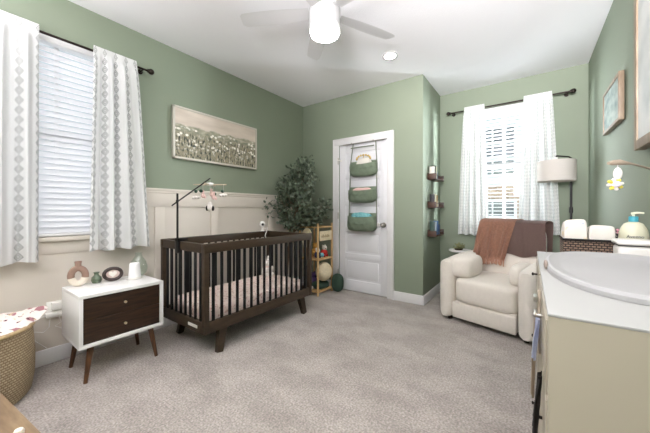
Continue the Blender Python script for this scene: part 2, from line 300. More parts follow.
# ------------------------------------------------------------------ mesh helpers
class MB:
    def __init__(s): s.bm = bmesh.new(); s.uv = None
    def _grab(s, verts, mtx):
        bmesh.ops.transform(s.bm, matrix=mtx, verts=verts)
    def box(s, x0, x1, y0, y1, z0, z1, bev=.003, rot=None, seg=2):
        r = bmesh.ops.create_cube(s.bm, size=1); v = r['verts']
        bmesh.ops.scale(s.bm, vec=(abs(x1-x0), abs(y1-y0), abs(z1-z0)), verts=v)
        if bev:
            bev = min(bev, .45*min(abs(x1-x0), abs(y1-y0), abs(z1-z0)))
            es = list({e for q in v for e in q.link_edges})
            g = bmesh.ops.bevel(s.bm, geom=es, offset=bev, segments=seg, affect='EDGES', profile=.5)
            v = list({q for f in g['faces'] for q in f.verts} | {q for q in v if q.is_valid})
        if rot is not None: bmesh.ops.transform(s.bm, matrix=rot, verts=v)
        bmesh.ops.translate(s.bm, vec=((x0+x1)/2, (y0+y1)/2, (z0+z1)/2), verts=v); return s
    def cyl(s, a, b, r0, r1=None, n=16, cap=True):
        a = Vector(a); b = Vector(b); d = b-a; r1 = r0 if r1 is None else r1
        r = bmesh.ops.create_cone(s.bm, cap_ends=cap, segments=n, radius1=r0, radius2=r1, depth=d.length)
        mt = Matrix.Translation((a+b)/2) @ d.to_track_quat('Z', 'Y').to_matrix().to_4x4()
        bmesh.ops.transform(s.bm, matrix=mt, verts=r['verts']); return s
    def beam(s, a, b, w, t, w2=None, t2=None, up=(1, 0, 0)):
        """tapered rectangular bar from a to b; w along 'up' direction, t across"""
        a = Vector(a); b = Vector(b); d = (b-a).normalized(); u = Vector(up); u = (u-d*u.dot(d)).normalized(); q = d.cross(u)
        w2 = w if w2 is None else w2; t2 = t if t2 is None else t2
        vs = []
        for p, ww, tt in ((a, w, t), (b, w2, t2)):
            for i, j in ((-1, -1), (1, -1), (1, 1), (-1, 1)): vs.append(s.bm.verts.new(p+u*i*ww/2+q*j*tt/2))
        for f in ((3, 2, 1, 0), (4, 5, 6, 7), (0, 1, 5, 4), (1, 2, 6, 5), (2, 3, 7, 6), (3, 0, 4, 7)): s.bm.faces.new([vs[i] for i in f])
        return s
    def tube(s, pts, r, n=8, closed=False):
        pts = [Vector(p) for p in pts]; rings = []; m = len(pts); prev = None
        for i, p in enumerate(pts):
            if closed: d = pts[(i+1) % m]-pts[i-1]
            else: d = pts[min(i+1, m-1)]-pts[max(i-1, 0)]
            d.normalize(); ref = prev if prev is not None else (Vector((0, 0, 1)) if abs(d.z) < .9 else Vector((1, 0, 0)))
            u = ref-d*ref.dot(d)
            if u.length < 1e-5: u = d.orthogonal()
            u.normalize(); prev = u; w = d.cross(u); rr = r[i] if isinstance(r, (list, tuple)) else r
            rings.append([s.bm.verts.new(p+(u*math.cos(2*PI*k/n)+w*math.sin(2*PI*k/n))*rr) for k in range(n)])
        R = range(m if closed else m-1)
        for i in R:
            A, B = rings[i], rings[(i+1) % m]
            for k in range(n): s.bm.faces.new((A[k], A[(k+1) % n], B[(k+1) % n], B[k]))
        if not closed: s.bm.faces.new(rings[0][::-1]); s.bm.faces.new(rings[-1])
        return s
    def lathe(s, prof, c=(0, 0, 0), n=32, sx=1, sy=1, uvs=None):
        c = Vector(c); rings = []
        for r, z in prof: rings.append([s.bm.verts.new(c+Vector((r*sx*math.cos(2*PI*k/n), r*sy*math.sin(2*PI*k/n), z))) for k in range(n)])
        uvl = s.bm.loops.layers.uv.verify() if uvs else None
        acc = [0]
        for i in range(len(prof)-1): acc.append(acc[-1]+math.hypot(prof[i+1][0]-prof[i][0], prof[i+1][1]-prof[i][1]))
        for i in range(len(prof)-1):
            for k in range(n):
                k2 = (k+1) % n
                f = s.bm.faces.new((rings[i][k], rings[i][k2], rings[i+1][k2], rings[i+1][k]))
                if uvl:
                    for lp, (kk, ii) in zip(f.loops, ((k, i), (k+1, i), (k+1, i+1), (k, i+1))): lp[uvl].uv = (kk/n*uvs, acc[ii])
        return s
    def pillow(s, c, h, k=4, sub=9, rot=None, wob=0, flat=None):
        """soft rounded block: superellipsoid with half sizes h"""
        n = sub+1; D = {}
        def vert(ix, iy, iz):
            key = (ix, iy, iz)
            if key not in D:
                p = Vector([math.sin((2*q/n-1)*PI/2*.9)/math.sin(PI/2*.9) for q in key])
                L_ = (abs(p.x)**k+abs(p.y)**k+abs(p.z)**k)**(1/k); p = p/L_
                p = Vector((p.x*h[0], p.y*h[1], p.z*h[2]))
                if wob: p += p.normalized()*mnoise.noise((p+Vector(c))*9)*wob
                if rot is not None: p = rot.to_3x3() @ p
                D[key] = s.bm.verts.new(p+Vector(c))
            return D[key]
        for i in range(n):
            for j in range(n):
                for e in (0, n):
                    for f in (lambda a, b_: (e, a, b_), lambda a, b_: (a, e, b_), lambda a, b_: (a, b_, e)):
                        s.bm.faces.new([vert(*f(i, j)), vert(*f(i+1, j)), vert(*f(i+1, j+1)), vert(*f(i, j+1))])
        return s
    def ball(s, c, r, n=16, sc=(1, 1, 1), rot=None):
        g = bmesh.ops.create_uvsphere(s.bm, u_segments=n, v_segments=max(6, n*2//3), radius=r); v = g['verts']
        bmesh.ops.scale(s.bm, vec=sc, verts=v)
        if rot is not None: bmesh.ops.transform(s.bm, matrix=rot, verts=v)
        bmesh.ops.translate(s.bm, vec=c, verts=v); return s
    def grid(s, fn, nu, nv, thick=0, uvfn=None):
        """sheet from fn(u, v); thick > 0 gives it a back side"""
        uvl = s.bm.loops.layers.uv.verify()
        V = [[s.bm.verts.new(fn(i/nu, j/nv)) for j in range(nv+1)] for i in range(nu+1)]
        fs = []
        for i in range(nu):
            for j in range(nv):
                f = s.bm.faces.new((V[i][j], V[i+1][j], V[i+1][j+1], V[i][j+1])); fs.append(f)
                for lp, (a, b) in zip(f.loops, ((i, j), (i+1, j), (i+1, j+1), (i, j+1))):
                    lp[uvl].uv = uvfn(a/nu, b/nv) if uvfn else (a/nu, b/nv)
        if thick: bmesh.ops.solidify(s.bm, geom=fs, thickness=thick)
        return s
    def quad(s, pts, uvs=((0, 0), (1, 0), (1, 1), (0, 1))):
        uvl = s.bm.loops.layers.uv.verify(); f = s.bm.faces.new([s.bm.verts.new(p) for p in pts])
        for lp, u in zip(f.loops, uvs): lp[uvl].uv = u
        return s
    def prism(s, outline, axis, a0, a1):
        """outline: 2D points, extruded along axis 'x','y' or 'z' from a0 to a1"""
        def P3(p, a): return {'x': (a, p[0], p[1]), 'y': (p[0], a, p[1]), 'z': (p[0], p[1], a)}[axis]
        A = [s.bm.verts.new(P3(p, a0)) for p in outline]; B = [s.bm.verts.new(P3(p, a1)) for p in outline]; n = len(outline)
        s.bm.faces.new(A[::-1]); s.bm.faces.new(B)
        for i in range(n): s.bm.faces.new((A[i], A[(i+1) % n], B[(i+1) % n], B[i]))
        return s

WM = {}
def part(name, mb, material, parent=None, local=False, smooth=True, ang=40, **props):
    """links the collected shapes as ONE mesh object (world coordinates unless local)"""
    bm = mb.bm
    bmesh.ops.recalc_face_normals(bm, faces=bm.faces)
    if parent is not None and not local: bmesh.ops.transform(bm, matrix=WM[parent.name].inverted(), verts=bm.verts)
    me = bpy.data.meshes.new(name); bm.to_mesh(me); bm.free()
    if smooth:
        me.shade_smooth()
        try: me.set_sharp_from_angle(angle=math.radians(ang))
        except Exception: pass
    for m_ in (material if isinstance(material, (list, tuple)) else [material]): me.materials.append(m_)
    o = bpy.data.objects.new(name, me); COL.objects.link(o)
    if parent is not None: o.parent = parent; WM[o.name] = WM[parent.name].copy()
    else: WM[o.name] = Matrix.Identity(4)
    for k, v in props.items(): o[k] = v
    return o
def thing(name, label, cat, loc=(0, 0, 0), rz=0, group=None):
    o = bpy.data.objects.new(name, None); COL.objects.link(o); o.location = loc; o.rotation_euler = (0, 0, rz); o.empty_display_size = .05
    WM[o.name] = Matrix.Translation(loc) @ Matrix.Rotation(rz, 4, 'Z')
    o['label'] = label; o['category'] = cat
    if group: o['group'] = group
    return o
def single(name, mb, material, label, cat, loc=(0, 0, 0), group=None, **k):
    """a thing that is one mesh, its origin at loc"""
    bm = mb.bm; bmesh.ops.translate(bm, vec=[-c for c in loc], verts=bm.verts)
    o = part(name, mb, material, **k); o.location = loc; o['label'] = label; o['category'] = cat
    if group: o['group'] = group
    return o
def struct(name, mb, material, parent=None, **k):
    o = part(name, mb, material, parent, **k)
    if parent is None: o['kind'] = 'structure'
    return o
def RX(a): return Matrix.Rotation(math.radians(a), 4, 'X')
def RY(a): return Matrix.Rotation(math.radians(a), 4, 'Y')
def RZ(a): return Matrix.Rotation(math.radians(a), 4, 'Z')

# ------------------------------------------------------------------ room shell
XL, XR, YB, YF, XA, ZC, YN = -2.88, .52, 3.42, 4.22, -1.03, 2.74, -1.6
struct('floor', MB().box(XL-.15, XR+.15, YN-.15, YF+.15, -.1, 0, 0), M['carpet'])
struct('ceiling', MB().box(XL-.15, XR+.15, YN-.15, YF+.15, ZC, ZC+.1, 0), M['ceil'])
LY0, LY1, LZ0, LZ1 = .14, 1.0, .93, 2.42            # left window opening
w = MB(); a, b_ = XL-.13, XL
w.box(a, b_, YN, LY0, 0, ZC, 0); w.box(a, b_, LY1, YB+.12, 0, ZC, 0); w.box(a, b_, LY0, LY1, 0, LZ0, 0); w.box(a, b_, LY0, LY1, LZ1, ZC, 0)
struct('wall_left', w, M['green'])
DX0, DX1, DZ = -2.215, -1.475, 2.045
w = MB(); w.box(XL, DX0, YB, YB+.12, 0, ZC, 0); w.box(DX1, XA, YB, YB+.12, 0, ZC, 0); w.box(DX0, DX1, YB, YB+.12, DZ, ZC, 0)
w.box(DX0, DX1, YB+.08, YB+.12, 0, DZ, 0)
struct('wall_back', w, M['green'])
struct('wall_alcove', MB().box(XA-.12, XA, YB+.12, YF, 0, ZC, 0), M['green'])
FX0, FX1, FZ0, FZ1 = -.66, .12, .93, 2.44
w = MB(); w.box(XA-.12, FX0, YF, YF+.13, 0, ZC, 0); w.box(FX1, XR+.12, YF, YF+.13, 0, ZC, 0); w.box(FX0, FX1, YF, YF+.13, 0, FZ0, 0); w.box(FX0, FX1, YF, YF+.13, FZ1, ZC, 0)
struct('wall_far', w, M['green'])
struct('wall_right', MB().box(XR, XR+.12, YN, YF, 0, ZC, 0), M['green'])
struct('wall_near', MB().box(XL, XR, YN-.12, YN, 0, ZC, 0), M['green'])

# cream board and batten wainscot on the left wall (trim_1), with rail and battens
RZ0 = 1.31
w = MB(); t = .012
w.box(XL, XL+t, YN, LY0-.07, .1, RZ0, 0); w.box(XL, XL+t, LY1+.07, YB, .1, RZ0, 0); w.box(XL, XL+t, LY0-.07, LY1+.07, .1, LZ0-.1, 0)
w.box(XL+t, XL+t+.012, LY1+.07, YB, RZ0-.15, RZ0, .002)                 # top board
for y in (1.28, 1.86, 2.72, 3.37):
    w.box(XL+t, XL+t+.012, y-.04, y+.05, .1, RZ0-.15, .002)
struct('trim_1', w, M['cream'])
w = MB(); w.box(XL, XL+.036, LY1+.07, YB, RZ0, RZ0+.025, .003); w.box(XL, XL+.03, LY1+.07, YB, RZ0-.02, RZ0, .003)
struct('trim_2', w, M['cream'])
# baseboards
def base(name, x0, x1, y0, y1): struct(name, MB().box(x0, x1, y0, y1, 0, .115, .006), M['white'])
base('baseboard_left', XL, XL+.018, YN, YB)
w = MB().box(DX1+.085, XA+.0, YB-.016, YB, 0, .115, .006).box(XL+.018, DX0-.085, YB-.016, YB, 0, .115, .006); struct('baseboard_back', w, M['white'])
base('baseboard_alcove', XA, XA+.016, YB-.016, YF)
base('baseboard_far', XA+.016, XR, YF-.016, YF)
base('baseboard_right', XR-.016, XR, YN, YF-.016)

# window left
w = MB()
w.box(XL-.09, XL-.04, LY0, LY0+.05, LZ0, LZ1); w.box(XL-.09, XL-.04, LY1-.05, LY1, LZ0, LZ1)
w.box(XL-.09, XL-.04, LY0, LY1, LZ0, LZ0+.05); w.box(XL-.09, XL-.04, LY0, LY1, LZ1-.05, LZ1); w.box(XL-.09, XL-.04, LY0, LY1, 1.66, 1.71)
w.box(XL-.08, XL-.055, (LY0+LY1)/2-.012, (LY0+LY1)/2+.012, LZ0, LZ1, .001)
wl = struct('window_1', w, M['white'])
part('pane', MB().box(XL-.07, XL-.066, LY0+.04, LY1-.04, LZ0+.04, LZ1-.04, 0), M['pane'], wl)
w = MB(); w.box(XL-.13, XL+.05, LY0-.06, LY1+.06, LZ0-.03, LZ0, .004); w.box(XL, XL+.02, LY0-.05, LY1+.05, LZ0-.125, LZ0-.03, .004)
struct('trim_3', w, M['cream'])
# window far
w = MB()
w.box(FX0, FX0+.05, YF+.04, YF+.09, FZ0, FZ1); w.box(FX1-.05, FX1, YF+.04, YF+.09, FZ0, FZ1)
w.box(FX0, FX1, YF+.04, YF+.09, FZ0, FZ0+.05); w.box(FX0, FX1, YF+.04, YF+.09, FZ1-.05, FZ1); w.box(FX0, FX1, YF+.035, YF+.09, 1.66, 1.72)
w.box(-.285, -.255, YF+.05, YF+.08, FZ0, FZ1, .001)
wf = struct('window_2', w, M['white'])
part('pane', MB().box(FX0+.04, FX1-.04, YF+.06, YF+.064, FZ0+.04, FZ1-.04, 0), M['pane'], wf)
struct('trim_4', MB().box(FX0-.05, FX1+.05, YF-.04, YF+.13, FZ0-.03, FZ0, .004), M['white'])

# door and casing
w = MB(); C = .085
w.box(DX0-C, DX0+.004, YB-.018, YB, 0, DZ+C, .004); w.box(DX1-.004, DX1+C, YB-.018, YB, 0, DZ+C, .004); w.box(DX0-C, DX1+C, YB-.019, YB, DZ-.004, DZ+C, .004)
w.box(DX0-C-.004, DX0-C+.014, YB-.026, YB, 0, DZ+C+.004, .003); w.box(DX1+C-.014, DX1+C+.004, YB-.026, YB, 0, DZ+C+.004, .003); w.box(DX0-C, DX1+C, YB-.026, YB, DZ+C-.012, DZ+C+.006, .003)
struct('trim_5', w, M['white'])
dy = YB+.012
w = MB(); w.box(DX0+.004, DX1-.004, dy+.012, dy+.05, .012, DZ-.004, 0)
ST = .105; nP = 5; zlo, zhi = .16, DZ-.115; gap = .075; ph = (zhi-zlo-gap*(nP-1))/nP
w.box(DX0+.004, DX0+ST, dy, dy+.02, .012, DZ-.004, .002); w.box(DX1-ST, DX1-.004, dy, dy+.02, .012, DZ-.004, .002)
edges_ = [.012, zlo]+sum([[zlo+i*(ph+gap)+ph, zlo+(i+1)*(ph+gap)] for i in range(nP-1)], [])+[zhi, DZ-.004]
for i in range(0, len(edges_), 2): w.box(DX0+ST-.004, DX1-ST+.004, dy, dy+.02, edges_[i], edges_[i+1], .002)
for i in range(nP):
    z = zlo+i*(ph+gap); w.box(DX0+ST+.03, DX1-ST-.03, dy+.004, dy+.02, z+.03, z+ph-.03, .008)
door = struct('door_1', w, M['door'])
kx, kz = DX1-.055, .935
k = MB().cyl((kx, dy-.008, kz), (kx, dy, kz), .032, n=24).cyl((kx, dy-.04, kz), (kx, dy-.008, kz), .011).ball((kx, dy-.055, kz), .027, 20, (1, .75, 1))
part('door_knob', k, M['nickel'], door)
for z in (.25, 1.05, 1.82): part('hinge', MB().cyl((DX0+.002, YB-.024, z-.045), (DX0+.002, YB-.024, z+.045), .007, n=10), M['nickel'], door)
single('door_latch_cover', MB().box(kx-.13, kx-.05, dy-.025, dy-.002, kz-.022, kz+.03, .008).cyl((kx-.115, dy-.03, kz-.005), (kx-.115, dy-.02, kz-.005), .011, n=12), M['plastic'],
       'small white child safety latch stuck on the door beside the knob', 'door latch', (kx-.09, dy, kz))
single('door_stop_hook', MB().tube([(DX0+.03, dy-.004, 1.83), (DX0+.03, dy-.05, 1.83), (DX0+.0, dy-.055, 1.83), (DX0-.0, dy-.055, 1.86)], .006).cyl((DX0+.03, dy, 1.83), (DX0+.03, dy-.006, 1.83), .016), M['plastic'],
       'small white swing hook high on the left edge of the door', 'door hook', (DX0+.03, dy, 1.83))

# outside building seen through the far window
w = MB(); w.box(-4, 3, 8.2, 8.5, -1, 1.75, 0)
ob = thing('neighbouring_building', 'pale sided and brick house outside seen through the far window blinds', 'building', (-.5, 8.2, -1))
part('brick_wall', w, M['brick'], ob); part('siding_wall', MB().box(-4, 3, 8.22, 8.5, 1.75, 7, 0), M['siding'], ob)
for x in (-2.3, -.75, .7):
    for z in (.15, 1.95, 3.6):
        f = part('window', MB().box(x-.5, x+.5, 8.12, 8.2, z, z+1.25, .01), M['siding'], ob)
        g = MB()
        for i in range(2):
            for j in range(3): g.box(x-.44+.46*i, x-.02+.46*i, 8.105, 8.13, z+.06+.39*j, z+.39+.39*j, 0)
        part('pane', g, M['outglass'], f)
struct('outdoor_ground', MB().box(-12, 10, 4.4, 14, -1.1, -1, 0).box(-12, -3.2, -6, 4.4, -1.1, -1, 0), M['siding'])

# ------------------------------------------------------------------ blinds
def blind_left():
    o = thing('window_blind', 'white faux wood slatted blind filling the left window', 'window blind', (XL-.02, (LY0+LY1)/2, LZ0))
    x = XL-.005
    part('headrail', MB().box(x-.035, x+.03, LY0+.01, LY1-.01, LZ1-.06, LZ1-.005, .003), M['white'], o)
    s = MB(); z = LZ0+.05
    while z < LZ1-.08:
        s.box(x-.026, x+.026, LY0+.012, LY1-.012, z-.0015, z+.0015, 0, rot=RY(54)); z += .043
    part('slats', s, M['blind'], o); part('bottom_rail', MB().box(x-.025, x+.025, LY0+.012, LY1-.012, LZ0+.006, LZ0+.026, .003), M['white'], o)
    part('ladder_cord', MB().cyl((x+.022, LY0+.2, LZ0+.02), (x+.022, LY0+.2, LZ1-.05), .0015, n=6).cyl((x+.022, LY1-.2, LZ0+.02), (x+.022, LY1-.2, LZ1-.05), .0015, n=6), M['white'], o)
blind_left()
def blind_far():
    o = thing('window_blind', 'white faux wood slatted blind half open in the far window', 'window blind', ((FX0+FX1)/2, YF, FZ0))
    y = YF+.005
    part('headrail', MB().box(FX0+.01, FX1-.01, y-.03, y+.03, FZ1-.085, FZ1-.005, .003), M['white'], o)
    s = MB(); z = FZ0+.05
    while z < FZ1-.1:
        s.box(FX0+.012, FX1-.012, y-.024, y+.024, z-.0015, z+.0015, 0, rot=RX(-8)); z += .046
    part('slats', s, M['blindf'], o); part('bottom_rail', MB().box(FX0+.012, FX1-.012, y-.025, y+.025, FZ0+.006, FZ0+.026, .003), M['white'], o)
    part('ladder_cord', MB().cyl((-.27, y-.026, FZ0+.02), (-.27, y-.026, FZ1-.05), .002, n=6).cyl((-.5, y-.026, FZ0+.02), (-.5, y-.026, FZ1-.05), .0015, n=6), M['white'], o)
blind_far()

# ------------------------------------------------------------------ curtains and rods
def curtain(name, label, axis, c, side, t0, t1, b0, b1, z0, z1, folds, amp, material, loc, clothw, phase=0, sag=0):
    """axis 'y' hangs in plane x=c, 'x' hangs in plane y=c. t0..t1 top extent, b0..b1 bottom extent"""
    def fn(u, v):
        e = v**.8; s0 = t0+(b0-t0)*e; s1 = t1+(b1-t1)*e; s = s0+(s1-s0)*(u+.012*math.sin(9*u+phase)*v)
        a = amp*(.45+.55*v)
        d = a*math.sin(2*PI*folds*u+phase+.6*math.sin(2.2*v+phase))+a*.35*math.sin(2*PI*folds*2.3*u+phase*2+v)
        if v < .03: d *= .5
        z = z1+(z0-z1)*v+.006*math.sin(folds*5*u)*v - sag*math.sin(PI*u)*v
        d = .016+.10*d if v < .045 else d+.016+.012*min(1, v*8)
        return (c+side*d, s, z) if axis == 'y' else (s, c+side*d, z)
    m = MB().grid(fn, 90, 46, 0, uvfn=lambda u, v: (u*clothw, v*(z1-z0)))
    return single(name, m, material, label, 'curtain', loc, ang=80)
CX = -2.795
def rod(label, a, b, ends, wall):
    o = thing('curtain_rod', label, 'curtain rod', tuple((Vector(a)+Vector(b))/2))
    part('rod', MB().cyl(a, b, .0095, n=14), M['bronze'], o)
    d = (Vector(b)-Vector(a)).normalized()
    for p, sg in ((a, -1), (b, 1)):
        p = Vector(p); part('finial', MB().ball(p+d*sg*.03, .026, 18).cyl(p, p+d*sg*.012, .017, n=14), M['bronze'], o)
    for e in ends:
        p = Vector(e); q = p.copy()
        if wall[0] == 'x': q.x = wall[1]
        else: q.y = wall[1]
        n = (q-p).normalized()
        part('bracket', MB().cyl(p, q, .008, n=10).cyl(q-n*.008, q, .022, n=16), M['bronze'], o)
rod('dark bronze curtain rod with ball ends above the left window', (CX, .0, 2.385), (CX, 1.15, 2.385), [(CX, .03, 2.385), (CX, 1.12, 2.385)], ('x', XL))
rod('dark bronze curtain rod with ball ends above the far window', (-.87, YF-.1, 2.435), (.355, YF-.1, 2.435), [(-.85, YF-.1, 2.435), (.335, YF-.1, 2.435)], ('y', YF))
curtain('curtain', 'white diamond striped curtain at the left edge of the picture', 'y', CX+.0, 1, .03, .45, -.02, .455, .775, 2.425, 3.5, .042, M['curtL'], (CX, .2, 2.415), .7, 1.2)
curtain('curtain', 'white diamond striped curtain hanging above the white nightstand', 'y', CX+.0, 1, .755, 1.055, .715, 1.16, .81, 2.425, 3.5, .042, M['curtL'], (CX, .9, 2.415), .74, .2)
curtain('curtain', 'white patterned curtain left of the far window, beside the wall ledges', 'x', YF-.1, -1, -.70, -.47, -.77, -.41, .81, 2.475, 4, .032, M['curtR'], (-.58, YF-.1, 2.465), .8, .5)
curtain('curtain', 'white patterned curtain right of the far window, behind the lamp', 'x', YF-.1, -1, -.06, .20, -.12, .275, .85, 2.475, 4, .034, M['curtR'], (.07, YF-.1, 2.465), .9, 2.)

M['fanwhite'] = mat('fan_white_enamel', srgb(222, 222, 222), .6)
# ------------------------------------------------------------------ ceiling fan and downlights
FC = Vector((-1.26, 1.75, 0))
fan = thing('ceiling_fan', 'white five blade ceiling fan with a round light', 'ceiling fan', (FC.x, FC.y, ZC))
part('canopy', MB().lathe([(.07, ZC), (.068, ZC-.03), (.03, ZC-.045), (.016, ZC-.05), (.016, ZC-.09)], FC), M['fanwhite'], fan)
part('motor_housing', MB().lathe([(.06, 2.66), (.105, 2.655), (.118, 2.64), (.118, 2.52), (.112, 2.512), (.108, 2.50)], FC, 48), mat('fan_housing_dimmed', srgb(186, 186, 187), .5), fan)  # fan white darkened here to offset the strong light on the housing
part('light_ring', MB().lathe([(.108, 2.512), (.116, 2.508), (.116, 2.475), (.108, 2.473)], FC, 48), M['fanwhite'], fan)
lensm = MB().lathe([(.107, 2.475), (.104, 2.455), (.085, 2.444), (.04, 2.438), (.0001, 2.437)], FC, 48)
part('light_diffuser', lensm, M['lens'], fan)
for ang in (136, 64, -8, -80, -152):
    a = math.radians(ang); d = Vector((math.cos(a), math.sin(a), 0)); n = Vector((-math.sin(a), math.cos(a), 0))
    m = MB()
    def bf(u, v, d=d, n=n):
        r = .12+.54*u; wd_ = .052+.016*math.sin(PI*min(1, u*1.1)*.8)
        if u > .93: wd_ *= math.sqrt(max(.0, 1-((u-.93)/.085)**2))
        return FC+d*r+n*wd_*(2*v-1)+Vector((0, 0, 2.62+.012*(2*v-1)))
    m.grid(bf, 24, 4, .008)
    bl = part('blade', m, M['fanwhite'], fan)
    part('blade_arm', MB().beam(FC+d*.09+Vector((0, 0, 2.63)), FC+d*.2+Vector((0, 0, 2.63)), .03, .008, up=(-d.y, d.x, 0)), M['fanwhite'], bl)
def can(x, y, label):
    o = thing('recessed_light', label, 'ceiling light', (x, y, ZC))
    part('trim_ring', MB().lathe([(.058, ZC-.002), (.078, ZC-.002), (.08, ZC-.006), (.078, ZC-.01), (.058, ZC-.01)], (x, y, 0), 40), M['white'], o)
    part('lens', MB().lathe([(.058, ZC-.003), (.055, ZC-.008), (.0001, ZC-.009)], (x, y, 0), 32), M['canlens'], o)
can(-1.185, 2.81, 'round recessed ceiling light between the fan and the door')
can(-1.2, -.9, 'added out-of-view recessed ceiling light filling the near end of the room')  # extra downlight out of view, added as fill

# ------------------------------------------------------------------ wall art, left wall
o = thing('framed_painting', 'wide champagne framed painting of a flower meadow', 'painting', (XL, 1.93, 1.64))
ax = XL+.04; y0, y1, z0, z1 = 1.40, 2.455, 1.645, 2.17; fw = .02
f = MB().box(XL+.002, ax, y0, y0+fw, z0, z1, .002).box(XL+.002, ax, y1-fw, y1, z0, z1, .002).box(XL+.002, ax, y0, y1, z0, z0+fw, .002).box(XL+.002, ax, y0, y1, z1-fw, z1, .002)
part('frame', f, M['framesilver'], o)
part('canvas', MB().box(XL+.002, ax-.009, y0+fw, y1-fw, z0+fw, z1-fw, 0).quad([(ax-.008, y0+fw, z0+fw), (ax-.008, y1-fw, z0+fw), (ax-.008, y1-fw, z1-fw), (ax-.008, y0+fw, z1-fw)]), M['art'], o, smooth=False)

# wall pictures, right wall
def pic(label, y0, y1, z0, z1, dep, fw, artm):
    o = thing('framed_picture', label, 'framed picture', (XR, (y0+y1)/2, z0)); x = XR-dep
    part('frame', MB().box(x, XR-.006, y0, y0+fw, z0, z1, .002).box(x, XR-.006, y1-fw, y1, z0, z1, .002).box(x, XR-.006, y0+fw, y1-fw, z0, z0+fw, .002).box(x, XR-.006, y0+fw, y1-fw, z1-fw, z1, .002), M['frameoak'], o)
    part('mount', MB().box(x+.01, XR-.006, y0+fw, y1-fw, z0+fw, z1-fw, 0), M['white'], o)
    part('print', MB().box(x+.007, x+.012, y0+fw+.0, y1-fw-.0, z0+fw+.0, z1-fw-.0, 0), artm, o)
pic('small oak framed leafy print on the right wall', 2.72, 3.24, 1.74, 2.07, .035, .022, M['art2'])
pic('large pale oak frame cut off by the right edge of the picture', 1.55, 2.3, 1.46, 2.5, .05, .05, M['art3'])

# ------------------------------------------------------------------ hanging door organiser
OGX = .04
og = thing('hanging_organizer', 'sage green three pocket organizer hanging on the white door', 'hanging organizer', (-1.83, YB, .8))
yo = YB-.03
part('hanging_bar', MB().cyl((-2.12, yo, 2.035), (-1.50, yo, 2.035), .006, n=10).box(-2.0, -1.985, yo-.006, yo+.03, 2.03, 2.05, .001).box(-1.67, -1.655, yo-.006, yo+.03, 2.03, 2.05, .001), M['nickel'], og)
xs = lambda z: (-2.005+.035*(z-2.03)/1.2*-1, -1.645-.0*(z-2.03))
for i, x in enumerate((-1.96, -1.625)):
    part('strap', MB().beam((x+(.0), yo-.006, 2.03), (x+(-.04 if i == 0 else .015), yo-.006, 1.76), .012, .004, up=(1, 0, 0)).beam((x+(-.04 if i == 0 else .015), yo-.006, 1.77), (x+(-.07 if i == 0 else .01), yo-.006, .9), .012, .004, up=(1, 0, 0)), M['sage2'], og)
part('cross_bar', MB().cyl((-1.995, yo-.008, 1.975), (-1.65, yo-.008, 1.975), .008, n=10), M['sage2'], og)
pk = [(1.575, 1.785, -2.0, -1.60), (1.225, 1.44, -2.02, -1.605), (.845, 1.09, -2.035, -1.61)]
for (z0, z1, x0, x1) in pk:
    def pf(u, v, z0=z0, z1=z1, x0=x0, x1=x1):
        # u across, v from back top, under, up the front
        cx_, hw = (x0+x1)/2, (x1-x0)/2; s = (2*u-1)
        prof = [(0, z1+.0), (0, z0+.03), (-.03, z0), (-.08, z0+.005), (-.105, z0+.04), (-.115, z0+.12), (-.105, z1-.035)]
        q = v*(len(prof)-1); i = min(int(q), len(prof)-2); f_ = q-i
        y = prof[i][0]*(1-f_)+prof[i+1][0]*f_; z = prof[i][1]*(1-f_)+prof[i+1][1]*f_
        env = (1-abs(s)**4)**.5; sag = .02*(1-s*s) if v > .8 else 0
        zz = z-sag+(1-env)*(.05 if z < (z0+z1)/2 else 0)*1.0
        return (cx_+hw*s*(1-.03*(z-z0)/(z1-z0)), yo+y*(.15+.85*env)+.003*math.sin(14*s+z*40), zz)
    part('pocket', MB().grid(pf, 28, 24, .006), M['sage'], og, ang=70)
def stuff_in(name, label, cat, c, h, m, k=3): single(name, MB().pillow(c, h, k, 7, wob=.02), m, label, cat, c)
stuff_in('baby_book', 'white card with gold edging poking out of the top door pocket', 'book', (-1.77, yo-.055, 1.735), (.10, .03, .075), M['cloth'], 4)
w = MB()
for i in range(9):
    a = PI*(i/8); w.ball((-1.77+.1*math.cos(a), yo-.07, 1.80+.05*math.sin(a)), .014, 8)
w.tube([(-1.77+.1*math.cos(PI*i/12), yo-.07, 1.80+.05*math.sin(PI*i/12)) for i in range(13)], .004)
w.tube([(-1.77, yo-.07, 1.76), (-1.77, yo-.07, 1.85)], .005)
single('beaded_garland', w, M['gold'], 'gold beaded arch ornament standing in the top door pocket', 'ornament', (-1.77, yo-.07, 1.76))
stuff_in('folded_cloth', 'pale pink folded cloth in the middle door pocket', 'folded cloth', (-1.80, yo-.055, 1.37), (.14, .035, .055), M['pinkc'])
stuff_in('folded_cloth', 'teal printed folded cloth in the bottom door pocket', 'folded cloth', (-1.81, yo-.055, 1.03), (.15, .035, .07), M['tealc'])

# ------------------------------------------------------------------ wall ledges with books
def book(x, y0, th, ht, dp, z, m, label, lean=0, grp=None):
    """spine toward -y is thickness th along y, depth dp into the room"""
    o = thing('book', label, 'book', (x, y0, z), 0, grp)
    R_ = RX(lean)
    def P_(mb): bmesh.ops.transform(mb.bm, matrix=Matrix.Translation((x, y0, z)) @ R_ @ Matrix.Translation((-x, -y0, -z)), verts=mb.bm.verts); return mb
    part('cover', P_(MB().box(x, x+dp, y0, y0+.003, z, z+ht, .0008).box(x, x+dp, y0+th-.003, y0+th, z, z+ht, .0008).box(x+dp-.003, x+dp, y0, y0+th, z, z+ht, .0008)), m, o)
    part('pages', P_(MB().box(x+.003, x+dp-.003, y0+.003, y0+th-.003, z+.003, z+ht-.003, 0)), M['cloth'], o)
bc = {}
def bmat(k, c):
    if k not in bc: bc[k] = mat('book_'+k, srgb(*c), .5, var=.08, vscale=30)
    return bc[k]
